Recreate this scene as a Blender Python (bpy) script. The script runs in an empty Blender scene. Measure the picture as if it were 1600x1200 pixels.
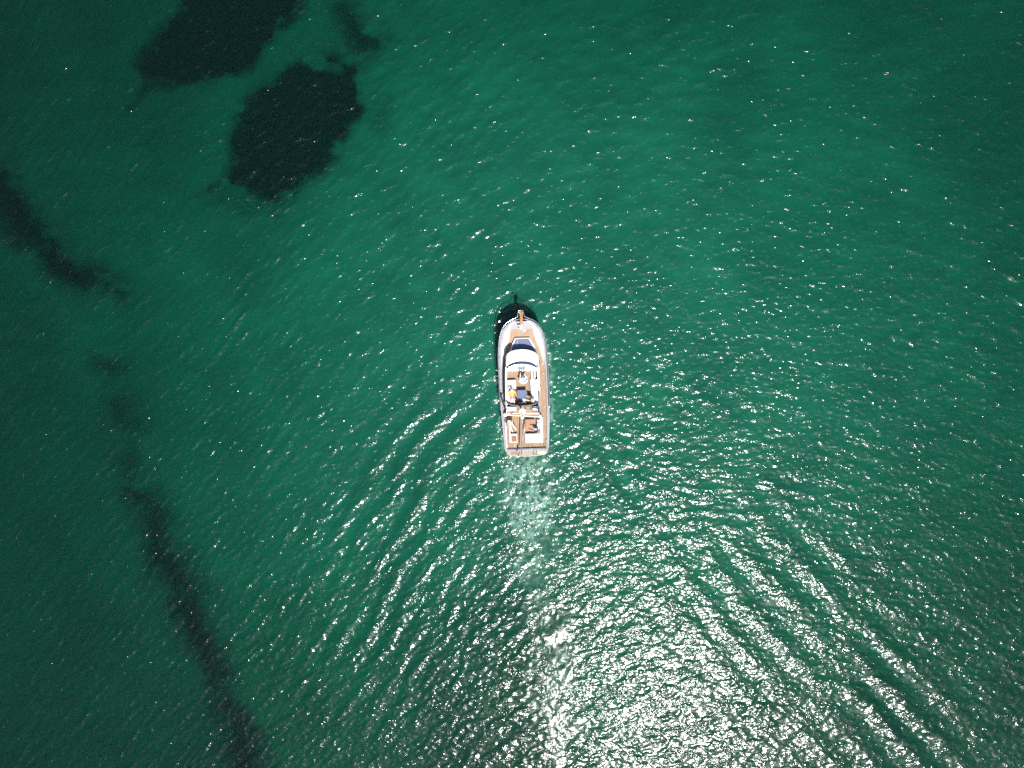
import bpy, bmesh, math, random
import numpy as np
from mathutils import Vector, Matrix

random.seed(7)
scene = bpy.context.scene
COL = scene.collection
R = math.radians

# ------------------------------------------------------------------ camera, sky, sun, exposure
CAM_H = 72.7                    # drone height above the water (m)
FPX = 1600 * 24 / 36            # focal length in photo pixels
TILT = math.atan(45 / FPX)      # the drone hangs slightly right of the picture centre
cam_data = bpy.data.cameras.new('camera')
cam_data.lens = 24
cam_data.sensor_width = 36
cam_data.sensor_fit = 'HORIZONTAL'
cam_data.clip_start = 0.5
cam_data.clip_end = 6000
cam = bpy.data.objects.new('camera', cam_data)
cam.location = (0, 0, CAM_H)
cam.rotation_euler = (0, TILT, 0)
COL.objects.link(cam)
scene.camera = cam

SUN_EL, SUN_AZ = 61.5, 19.0     # azimuth: degrees from -Y towards +X
S = Vector((math.cos(R(SUN_EL)) * math.sin(R(SUN_AZ)), -math.cos(R(SUN_EL)) * math.cos(R(SUN_AZ)), math.sin(R(SUN_EL))))
world = bpy.data.worlds.new('World')
scene.world = world
world.use_nodes = True
wn = world.node_tree
sky = wn.nodes.new('ShaderNodeTexSky')
sky.sky_type = 'NISHITA'
sky.sun_disc = False
sky.sun_elevation = R(SUN_EL)
sky.sun_rotation = R(180 - SUN_AZ)
bg = wn.nodes['Background']
bg.inputs['Strength'].default_value = 0.092
wn.links.new(sky.outputs['Color'], bg.inputs['Color'])

sun_data = bpy.data.lights.new('sun', 'SUN')
sun_data.energy = 5.0
sun_data.angle = R(0.53)
sun_data.color = (1.0, 0.965, 0.915)
sun = bpy.data.objects.new('sun', sun_data)
sun.rotation_euler = S.to_track_quat('Z', 'Y').to_euler()
sun.location = S * 100
COL.objects.link(sun)

scene.view_settings.view_transform = 'Standard'
scene.view_settings.look = 'None'
scene.view_settings.exposure = 0.8
scene.view_settings.gamma = 1.0
scene.view_settings.use_curve_mapping = False
scene.render.engine = 'CYCLES'
cy = scene.cycles
cy.use_denoising = False
cy.use_adaptive_sampling = True
cy.adaptive_threshold = 0.02
cy.adaptive_min_samples = 40
cy.max_bounces = 4
cy.diffuse_bounces = 1
cy.glossy_bounces = 1
cy.transmission_bounces = 3
cy.transparent_max_bounces = 8
cy.volume_bounces = 0
cy.sample_clamp_direct = 0
cy.sample_clamp_indirect = 3
cy.caustics_reflective = False
cy.caustics_refractive = False

# ------------------------------------------------------------------ helpers
CT, ST = math.cos(TILT), math.sin(TILT)
def world_at(u, v, z):
    """the point at height z that the photograph shows at pixel (u, v); works on arrays too"""
    a, b = u - 800.0, 600.0 - v
    dx = a * CT - FPX * ST
    dz = -a * ST - FPX * CT
    t = (z - CAM_H) / dz
    return dx * t, b * t
def pixel_of(x, y, z=0.0):
    """inverse of world_at"""
    h = z - CAM_H
    a = x * CT - h * ST
    c = x * ST + h * CT
    return 800.0 + FPX * a / -c, 600.0 - FPX * y / -c

HEAD = R(2.35)                  # the yacht heads a little to the left of straight up
OX, OY = world_at(818.8, 600.0, 1.5)
CH, SH = math.cos(HEAD), math.sin(HEAD)
def L(u, v, z):
    x, y = world_at(u, v, z)
    x, y = x - OX, y - OY
    return Vector((x * CH + y * SH, -x * SH + y * CH, z))

def tag(o, label=None, cat=None, group=None, kind=None):
    if label: o['label'] = label
    if cat: o['category'] = cat
    if group: o['group'] = group
    if kind: o['kind'] = kind
    return o

def link_mesh(name, verts, faces, m, parent=None, smooth=False):
    me = bpy.data.meshes.new(name)
    me.from_pydata([tuple(v) for v in verts], [], faces)
    me.update()
    if smooth:
        me.polygons.foreach_set('use_smooth', [True] * len(me.polygons))
    if m: me.materials.append(m)
    o = bpy.data.objects.new(name, me)
    COL.objects.link(o)
    if parent: o.parent = parent
    return o

def from_bm(name, bm, m, parent=None, smooth=False):
    bmesh.ops.recalc_face_normals(bm, faces=bm.faces[:])
    me = bpy.data.meshes.new(name)
    bm.to_mesh(me)
    bm.free()
    if smooth:
        me.polygons.foreach_set('use_smooth', [True] * len(me.polygons))
    if m: me.materials.append(m)
    o = bpy.data.objects.new(name, me)
    COL.objects.link(o)
    if parent: o.parent = parent
    return o

def bm_box(bm, c, s, bev=0.0, rotz=0.0, seg=2, rotx=0.0):
    b2 = bmesh.new()
    bmesh.ops.create_cube(b2, size=1.0)
    for v in b2.verts:
        v.co = Vector((v.co.x * s[0], v.co.y * s[1], v.co.z * s[2]))
    if bev > 0:
        bmesh.ops.bevel(b2, geom=b2.edges[:], offset=min(bev, min(s) * .45), segments=seg, affect='EDGES', profile=.5)
    mat = Matrix.Translation(Vector(c)) @ Matrix.Rotation(rotz, 4, 'Z') @ Matrix.Rotation(rotx, 4, 'X')
    b2.transform(mat)
    merge(bm, b2)

def merge(bm, b2):
    mp = {}
    for v in b2.verts: mp[v] = bm.verts.new(v.co)
    for f in b2.faces:
        try: bm.faces.new([mp[v] for v in f.verts])
        except ValueError: pass
    b2.free()

def bm_tube(bm, pts, r, n=8, closed=False):
    pts = [Vector(p) for p in pts]
    N = len(pts)
    rings = []
    for i, p in enumerate(pts):
        if closed: d = pts[(i + 1) % N] - pts[i - 1]
        else: d = pts[min(i + 1, N - 1)] - pts[max(i - 1, 0)]
        d.normalize()
        up = Vector((0, 0, 1)) if abs(d.z) < .9 else Vector((0, 1, 0))
        a = d.cross(up).normalized(); b = d.cross(a).normalized()
        rr = r[i] if isinstance(r, (list, tuple)) else r
        rings.append([bm.verts.new(p + (a * math.cos(2 * math.pi * k / n) + b * math.sin(2 * math.pi * k / n)) * rr) for k in range(n)])
    for i in range(N if closed else N - 1):
        A, B = rings[i], rings[(i + 1) % N]
        for k in range(n):
            bm.faces.new((A[k], A[(k + 1) % n], B[(k + 1) % n], B[k]))
    if not closed:
        bm.faces.new(rings[0]); bm.faces.new(rings[-1][::-1])

def bm_prism(bm, outline, z0, z1, bev=0.0, seg=2):
    """outline: list of (x, y); z1 may be a list for a sloped top"""
    b2 = bmesh.new()
    n = len(outline)
    zt = z1 if isinstance(z1, (list, tuple)) else [z1] * n
    lo = [b2.verts.new((p[0], p[1], z0)) for p in outline]
    hi = [b2.verts.new((p[0], p[1], zt[i])) for i, p in enumerate(outline)]
    b2.faces.new(lo[::-1]); top = b2.faces.new(hi)
    for i in range(n):
        b2.faces.new((lo[i], lo[(i + 1) % n], hi[(i + 1) % n], hi[i]))
    if bev > 0:
        bmesh.ops.bevel(b2, geom=list(top.edges), offset=bev, segments=seg, affect='EDGES', profile=.5)
    merge(bm, b2)

def bm_ball(bm, c, s, u=14, v=9, cut=None):
    b2 = bmesh.new()
    bmesh.ops.create_uvsphere(b2, u_segments=u, v_segments=v, radius=1.0)
    if cut is not None:
        bmesh.ops.delete(b2, geom=[w for w in b2.verts if w.co.z < cut], context='VERTS')
    for w in b2.verts:
        w.co = Vector((w.co.x * s[0] + c[0], w.co.y * s[1] + c[1], w.co.z * s[2] + c[2]))
    merge(bm, b2)

def bm_lathe(bm, c, prof, n=20):
    """prof: list of (r, z)"""
    rings = []
    for r, z in prof:
        rings.append([bm.verts.new((c[0] + r * math.cos(2 * math.pi * k / n), c[1] + r * math.sin(2 * math.pi * k / n), c[2] + z)) for k in range(n)])
    for a, b in zip(rings, rings[1:]):
        for k in range(n):
            bm.faces.new((a[k], a[(k + 1) % n], b[(k + 1) % n], b[k]))
    bm.faces.new(rings[0][::-1]); bm.faces.new(rings[-1])

def px_rect(u0, v0, u1, v1, z):
    """centre and size (boat frame) of a pixel rectangle at height z"""
    c = L((u0 + u1) / 2, (v0 + v1) / 2, z)
    k = (CAM_H - z) / FPX
    return c, (u1 - u0) * k, (v1 - v0) * k
def bm_pxbox(bm, u0, v0, u1, v1, z0, z1, bev=0.02):
    c, sx, sy = px_rect(u0, v0, u1, v1, z1)
    bm_box(bm, (c.x, c.y, (z0 + z1) / 2), (sx, sy, z1 - z0), bev)
def pxbox(name, u0, v0, u1, v1, z0, z1, m, parent, bev=0.02):
    bm = bmesh.new(); bm_pxbox(bm, u0, v0, u1, v1, z0, z1, bev)
    return from_bm(name, bm, m, parent)
def tube(name, pts, r, m, parent, n=8, closed=False):
    bm = bmesh.new(); bm_tube(bm, pts, r, n, closed)
    return from_bm(name, bm, m, parent, True)

# ------------------------------------------------------------------ numpy noise
def vnoise(x, y, seed=0):
    tab = np.random.default_rng(seed).random((256, 256)).astype(np.float32)
    xi = np.floor(x).astype(np.int32); yi = np.floor(y).astype(np.int32)
    fx = (x - xi).astype(np.float32); fy = (y - yi).astype(np.float32)
    fx = fx * fx * fx * (fx * (fx * 6 - 15) + 10); fy = fy * fy * fy * (fy * (fy * 6 - 15) + 10)
    x0, x1, y0, y1 = xi & 255, (xi + 1) & 255, yi & 255, (yi + 1) & 255
    a = tab[y0, x0] * (1 - fx) + tab[y0, x1] * fx
    b = tab[y1, x0] * (1 - fx) + tab[y1, x1] * fx
    return a * (1 - fy) + b * fy
def fbm(x, y, seed=0, octv=4, gain=.5):
    t = 0; amp = 1; s = 0
    for k in range(octv):
        ca, sa = math.cos(1.1 * k), math.sin(1.1 * k)
        t = t + amp * vnoise((x * ca - y * sa) * 2 ** k + 17.3 * k, (x * sa + y * ca) * 2 ** k - 9.1 * k, seed + k)
        s += amp; amp *= gain
    return t / s
def sstep(a, b, x):
    t = np.clip((x - a) / (b - a), 0, 1)
    return t * t * (3 - 2 * t)

# ------------------------------------------------------------------ materials
def new_mat(name):
    m = bpy.data.materials.new(name); m.use_nodes = True
    nt = m.node_tree
    return m, nt, nt.nodes['Principled BSDF'], nt.nodes['Material Output']
def simple(name, col, rough=.5, metal=0.0, var=.12, scale=6.0, bump=0.0, spec=.5, bscale=None, coat=0.0):
    m, nt, p, out = new_mat(name)
    tc = nt.nodes.new('ShaderNodeTexCoord')
    nz = nt.nodes.new('ShaderNodeTexNoise'); nz.inputs['Scale'].default_value = scale; nz.inputs['Detail'].default_value = 5
    nt.links.new(tc.outputs['Object'], nz.inputs['Vector'])
    mx = nt.nodes.new('ShaderNodeMix'); mx.data_type = 'RGBA'
    mx.inputs['A'].default_value = (*[c * (1 - var) for c in col], 1)
    mx.inputs['B'].default_value = (*[min(1, c * (1 + var)) for c in col], 1)
    nt.links.new(nz.outputs['Fac'], mx.inputs['Factor'])
    nt.links.new(mx.outputs['Result'], p.inputs['Base Color'])
    p.inputs['Roughness'].default_value = rough
    p.inputs['Metallic'].default_value = metal
    p.inputs['Specular IOR Level'].default_value = spec
    p.inputs['Coat Weight'].default_value = coat
    if bump:
        nb = nt.nodes.new('ShaderNodeTexNoise'); nb.inputs['Scale'].default_value = bscale or scale * 5; nb.inputs['Detail'].default_value = 3
        nt.links.new(tc.outputs['Object'], nb.inputs['Vector'])
        b = nt.nodes.new('ShaderNodeBump'); b.inputs['Distance'].default_value = bump
        nt.links.new(nb.outputs['Fac'], b.inputs['Height'])
        nt.links.new(b.outputs['Normal'], p.inputs['Normal'])
    return m
def teak(name, c1, c2, plank=.055):
    m, nt, p, out = new_mat(name)
    tc = nt.nodes.new('ShaderNodeTexCoord')
    mp = nt.nodes.new('ShaderNodeMapping'); mp.inputs['Scale'].default_value = (14, 1.2, 5)
    nt.links.new(tc.outputs['Object'], mp.inputs['Vector'])
    nz = nt.nodes.new('ShaderNodeTexNoise'); nz.inputs['Scale'].default_value = 1.0; nz.inputs['Detail'].default_value = 6
    nt.links.new(mp.outputs['Vector'], nz.inputs['Vector'])
    n2 = nt.nodes.new('ShaderNodeTexNoise'); n2.inputs['Scale'].default_value = 1.3; n2.inputs['Detail'].default_value = 4
    nt.links.new(tc.outputs['Object'], n2.inputs['Vector'])
    ad = nt.nodes.new('ShaderNodeMath'); ad.operation = 'ADD'
    nt.links.new(nz.outputs['Fac'], ad.inputs[0]); nt.links.new(n2.outputs['Fac'], ad.inputs[1])
    rmp = nt.nodes.new('ShaderNodeMapRange'); rmp.inputs['From Min'].default_value = .7; rmp.inputs['From Max'].default_value = 1.3
    nt.links.new(ad.outputs[0], rmp.inputs['Value'])
    mx = nt.nodes.new('ShaderNodeMix'); mx.data_type = 'RGBA'
    mx.inputs['A'].default_value = (*c1, 1); mx.inputs['B'].default_value = (*c2, 1)
    nt.links.new(rmp.outputs['Result'], mx.inputs['Factor'])
    # dark caulking seams every few centimetres
    sp = nt.nodes.new('ShaderNodeSeparateXYZ'); nt.links.new(tc.outputs['Object'], sp.inputs[0])
    dv = nt.nodes.new('ShaderNodeMath'); dv.operation = 'DIVIDE'; dv.inputs[1].default_value = plank
    nt.links.new(sp.outputs['X'], dv.inputs[0])
    fr = nt.nodes.new('ShaderNodeMath'); fr.operation = 'FRACT'; nt.links.new(dv.outputs[0], fr.inputs[0])
    lt = nt.nodes.new('ShaderNodeMath'); lt.operation = 'LESS_THAN'; lt.inputs[1].default_value = .1
    nt.links.new(fr.outputs[0], lt.inputs[0])
    m2 = nt.nodes.new('ShaderNodeMix'); m2.data_type = 'RGBA'; m2.inputs['B'].default_value = (.09, .055, .035, 1)
    nt.links.new(lt.outputs[0], m2.inputs['Factor']); nt.links.new(mx.outputs['Result'], m2.inputs['A'])
    nt.links.new(m2.outputs['Result'], p.inputs['Base Color'])
    p.inputs['Roughness'].default_value = .6
    return m
def glassy(name, col, rough=.06):
    return simple(name, col, rough, 0, .1, 2, spec=.7)

M = {
    'white': simple('white_gelcoat', (.8, .79, .76), .25, var=.05, scale=3, coat=.3),
    'cream': simple('cream_paint', (.5, .45, .34), .35, var=.08, scale=4),
    'grey': simple('grey_nonskid', (.23, .23, .25), .7, var=.12, scale=5, bump=.002, bscale=220),
    'lgrey': simple('pale_grey_nonskid', (.26, .25, .27), .7, var=.1, scale=5, bump=.002, bscale=220),
    'teak': teak('teak_deck', (.21, .125, .068), (.3, .195, .11)),
    'teak_table': teak('teak_table_top', (.25, .12, .06), (.33, .17, .085), .09),
    'varnish': simple('varnished_wood', (.36, .17, .06), .25, var=.3, scale=9, coat=.6),
    'bluegrey': simple('blue_grey_fabric', (.105, .125, .19), .8, var=.12, scale=8, bump=.003),
    'dark': simple('dark_grey_vinyl', (.1, .1, .125), .6, var=.2, scale=8),
    'glass': glassy('dark_glass', (.012, .014, .022), .05),
    'tint': glassy('tinted_acrylic', (.06, .1, .16), .2),
    'steel': simple('polished_steel', (.7, .69, .66), .22, 1.0, .08, 10),
    'brass': simple('bronze_fittings', (.62, .5, .26), .35, .8, .2, 20),
    'chain': simple('galvanised_chain', (.55, .5, .38), .5, .6, .25, 30),
    'boom': simple('anodised_boom', (.19, .16, .2), .4, .2, .1, 5),
    'cushion': simple('white_vinyl_cushion', (.8, .78, .74), .55, var=.05, scale=5, bump=.004, bscale=9),
    'brown': simple('brown_cushion', (.22, .1, .065), .75, var=.15, scale=8),
    'hull': simple('hull_paint', (.75, .75, .75), .2, var=.05, scale=1.2, coat=.4),
    'anti': simple('antifouling', (.05, .07, .12), .8, var=.2, scale=3),
    'rubber': simple('black_rubber', (.02, .02, .02), .7),
    'olive': simple('olive_shade', (.12, .11, .05), .8, var=.2, scale=6),
    'red': simple('red_cloth', (.5, .05, .04), .8, var=.2, scale=8),
    'pink': simple('red_teak', (.24, .11, .08), .6, var=.2, scale=6),
    'beige': simple('weathered_platform', (.27, .23, .19), .75, var=.3, scale=5, bump=.004),
}

# ------------------------------------------------------------------ where seagrass grows
def poly_dist(U, V, pts):
    """signed distance to a polygon in px (positive inside)"""
    P = np.array(pts, float); n = len(P)
    inside = np.zeros(U.shape, bool); dmin = np.full(U.shape, 1e9)
    for i in range(n):
        x1, y1 = P[i]; x2, y2 = P[(i + 1) % n]
        dx, dy = x2 - x1, y2 - y1
        t = np.clip(((U - x1) * dx + (V - y1) * dy) / (dx * dx + dy * dy), 0, 1)
        dmin = np.minimum(dmin, np.hypot(U - x1 - t * dx, V - y1 - t * dy))
        c = ((y1 > V) != (y2 > V)) & (U < dx * (V - y1) / (dy if dy else 1e-9) + x1)
        inside ^= c
    return np.where(inside, dmin, -dmin)
def line_dist(U, V, pts):
    best = np.full(U.shape, -1e9)
    for (x1, y1, w1), (x2, y2, w2) in zip(pts, pts[1:]):
        dx, dy = x2 - x1, y2 - y1
        t = np.clip(((U - x1) * dx + (V - y1) * dy) / (dx * dx + dy * dy + 1e-9), 0, 1)
        best = np.maximum(best, (w1 + (w2 - w1) * t) - np.hypot(U - x1 - t * dx, V - y1 - t * dy))
    return best
def bed(label, dist, box, soft, peak=1.0): BEDS.append((label, dist, box, soft, peak))
POLY_A = [(207, 104), (228, 72), (250, 42), (285, 8), (320, -40), (478, -40), (468, 8), (432, 44), (402, 74), (388, 102), (330, 120), (255, 122), (213, 117)]
POLY_B = [(364, 215), (372, 178), (408, 138), (440, 112), (458, 92), (484, 112), (508, 92), (546, 98), (562, 135), (556, 170), (530, 182), (540, 200), (522, 236), (490, 262), (455, 290), (408, 302), (370, 284), (345, 290), (362, 262)]
BEDS = []
bed('large dark seagrass bed cut by the top edge of the picture',
         lambda u, v: np.maximum(poly_dist(u, v, POLY_A), line_dist(u, v, [(188, 158, 1), (215, 135, 5), (270, 132, 7), (320, 126, 3)]) - 9), (160, -60, 500, 190), 7)
bed('largest dark ragged seagrass bed, upper left of the yacht',
         lambda u, v: np.maximum(poly_dist(u, v, POLY_B), line_dist(u, v, [(312, 300, 1), (350, 285, 5), (400, 290, 5)]) - 6), (280, 60, 620, 360), 8)
bed('small faint seagrass patch above right of the largest bed',
         lambda u, v: line_dist(u, v, [(536, 5, 3), (556, 40, 12), (562, 60, 16), (600, 72, 3)]), (500, -20, 640, 110), 13, .75)
bed('bent dark seagrass strip at the left edge of the picture',
         lambda u, v: line_dist(u, v, [(-20, 278, 18), (8, 316, 17), (42, 366, 15), (82, 406, 17), (122, 430, 15), (176, 444, 3)]), (-50, 220, 240, 500), 13, .95)
bed('faint round seagrass patch topmost in the broken chain on the left',
         lambda u, v: line_dist(u, v, [(158, 566, 10), (172, 572, 8)]), (110, 520, 230, 620), 14, .56)
bed('faint elongated seagrass patch in the middle of the broken chain on the left',
         lambda u, v: line_dist(u, v, [(168, 622, 9), (178, 645, 11), (205, 668, 3), (193, 720, 8), (194, 735, 4)]), (110, 580, 270, 780), 16, .52)
bed('tiny seagrass patch just above the long lower left strip',
         lambda u, v: line_dist(u, v, [(198, 772, 6), (212, 784, 7)]), (150, 730, 260, 830), 11, .75)
bed('long dark seagrass strip running down to the bottom edge, lower left',
         lambda u, v: line_dist(u, v, [(238, 795, 8), (240, 840, 12), (258, 880, 17), (275, 930, 20), (300, 985, 23), (330, 1040, 15), (345, 1090, 13), (368, 1140, 18), (385, 1230, 18)]),
         (170, 740, 470, 1250), 18, .82)
bed('thin wispy seagrass tuft to the right of the largest bed',
         lambda u, v: line_dist(u, v, [(598, 165, 3), (590, 200, 5)]), (560, 130, 640, 240), 12, .35)
bed('sparse greenish seagrass fringe below the largest bed',
         lambda u, v: line_dist(u, v, [(340, 318, 8), (400, 322, 9), (450, 312, 5)]), (290, 270, 500, 380), 15, .35)

def bed_field(U, V, x, y, dist, soft, seed):
    wu = 40 * (fbm(x * .3, y * .3, seed, 5, .6) - .5); wv = 40 * (fbm(x * .3 + 7, y * .3, seed + 3, 5, .6) - .5)
    d = dist(U + wu, V + wv) + 3
    gap = sstep(.5, .72, fbm(x * .33 - y * .2, x * .2 + y * .5, seed + 40, 4, .6))
    return d - 17 * gap * (1 - sstep(8, 42, d))
# ------------------------------------------------------------------ seabed
def bed_height(x, y):
    u, v = pixel_of(x, y, 0.0)
    r = np.sqrt(((u - 900) / 1000.0) ** 2 + ((v - 560) / 800.0) ** 2)
    z = -1.95 - .85 * sstep(.25, 1.1, r) - .45 * sstep(700, 0, u)  # deeper towards the edges of the view to imitate lens darkening
    z = z + .28 * (fbm(x * .07 + 3, y * .07 + 8, 31, 3) - .5) + .05 * (fbm(x * .4, y * .4, 41, 3) - .5)
    z = z + .28 * np.exp(-((x - OX) / 8) ** 2 - ((y - OY) / 13) ** 2)  # bed raised round the yacht to shorten its cast shadow
    return z

def grid_sheet(x0, x1, y0, y1, step, zfun, ext, zfar):
    """a fine grid with a wide border of big quads out to the horizon"""
    nx = int(round((x1 - x0) / step)) + 1; ny = int(round((y1 - y0) / step)) + 1
    xs = np.linspace(x0, x1, nx, dtype=np.float32); ys = np.linspace(y0, y1, ny, dtype=np.float32)
    X, Y = np.meshgrid(xs, ys)
    co, extra = zfun(X, Y)
    idx = np.arange(nx * ny, dtype=np.int32).reshape(ny, nx)
    q = np.stack([idx[:-1, :-1], idx[:-1, 1:], idx[1:, 1:], idx[1:, :-1]], -1).reshape(-1, 4)
    co = co.reshape(-1, 3)
    base = len(co)
    far = np.array([[-ext, -ext, zfar], [ext, -ext, zfar], [ext, ext, zfar], [-ext, ext, zfar]], np.float32)
    co = np.concatenate([co, far])
    ring = [list(idx[0, :]), list(idx[:, -1]), list(idx[-1, ::-1]), list(idx[::-1, 0])]
    tris = []
    for k in range(4):
        e = ring[k]; a, b = base + k, base + (k + 1) % 4
        h = len(e) // 2
        for i in range(len(e) - 1):
            tris.append((int(e[i + 1]), int(e[i]), a if i < h else b))
        tris.append((int(e[h]), a, b))
    return co, q, np.array(tris, np.int32), extra

def big_mesh(name, co, q, t, m, attrs=None):
    me = bpy.data.meshes.new(name)
    me.vertices.add(len(co)); me.vertices.foreach_set('co', co.astype(np.float32).ravel())
    nl = q.size + t.size
    me.loops.add(nl)
    me.loops.foreach_set('vertex_index', np.concatenate([q.ravel(), t.ravel()]).astype(np.int32))
    nf = len(q) + len(t)
    me.polygons.add(nf)
    st = np.concatenate([np.arange(len(q)) * 4, q.size + np.arange(len(t)) * 3]).astype(np.int32)
    me.polygons.foreach_set('loop_start', st)
    me.update(calc_edges=True)
    me.polygons.foreach_set('use_smooth', np.ones(nf, bool))
    for k, a in (attrs or {}).items():
        at = me.attributes.new(k, 'FLOAT', 'POINT')
        arr = np.zeros(len(co), np.float32); arr[:a.size] = a.ravel()
        at.data.foreach_set('value', arr)
    me.materials.append(m)
    o = bpy.data.objects.new(name, me); COL.objects.link(o)
    return o

def sand_material():
    m, nt, p, out = new_mat('sea_sand')
    tc = nt.nodes.new('ShaderNodeTexCoord')
    nz = nt.nodes.new('ShaderNodeTexNoise'); nz.inputs['Scale'].default_value = .12; nz.inputs['Detail'].default_value = 7; nz.inputs['Roughness'].default_value = .6
    nt.links.new(tc.outputs['Object'], nz.inputs['Vector'])
    rp = nt.nodes.new('ShaderNodeValToRGB')
    rp.color_ramp.elements[0].position = .3; rp.color_ramp.elements[0].color = (.33, .31, .25, 1)
    rp.color_ramp.elements[1].position = .7; rp.color_ramp.elements[1].color = (.54, .49, .38, 1)
    nt.links.new(nz.outputs['Fac'], rp.inputs['Fac'])
    at = nt.nodes.new('ShaderNodeAttribute'); at.attribute_name = 'algae'
    am = nt.nodes.new('ShaderNodeMix'); am.data_type = 'RGBA'; am.inputs['B'].default_value = (.022, .028, .017, 1)
    nt.links.new(at.outputs['Fac'], am.inputs['Factor']); nt.links.new(rp.outputs['Color'], am.inputs['A'])
    nt.links.new(am.outputs['Result'], p.inputs['Base Color'])
    p.inputs['Roughness'].default_value = .95; p.inputs['Specular IOR Level'].default_value = .1
    return m
GX0, GX1, GY0, GY1 = -68.0, 55.0, -49.0, 49.0
def bed_fun(X, Y):
    # a dark film of algae and leaf litter spreads over the sand round each seagrass bed
    U, V = pixel_of(X, Y, -2.1)
    al = np.zeros_like(X)
    for i, (lab, dist, box, soft, peak) in enumerate(BEDS):
        d = bed_field(U, V, X, Y, dist, soft, 101 + i)
        al = np.maximum(al, sstep(-2.4 * soft - 6, 1.5 * soft, d) * min(1, peak * 1.12))
    return np.stack([X, Y, bed_height(X, Y).astype(np.float32)], -1), {'algae': al}
co, q, t, _ = grid_sheet(GX0 - 6, GX1 + 6, GY0 - 6, GY1 + 6, .3, bed_fun, 2500.0, -3.0)
seabed = big_mesh('seabed', co, q, t, sand_material(), _)
tag(seabed, kind='structure')

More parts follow.
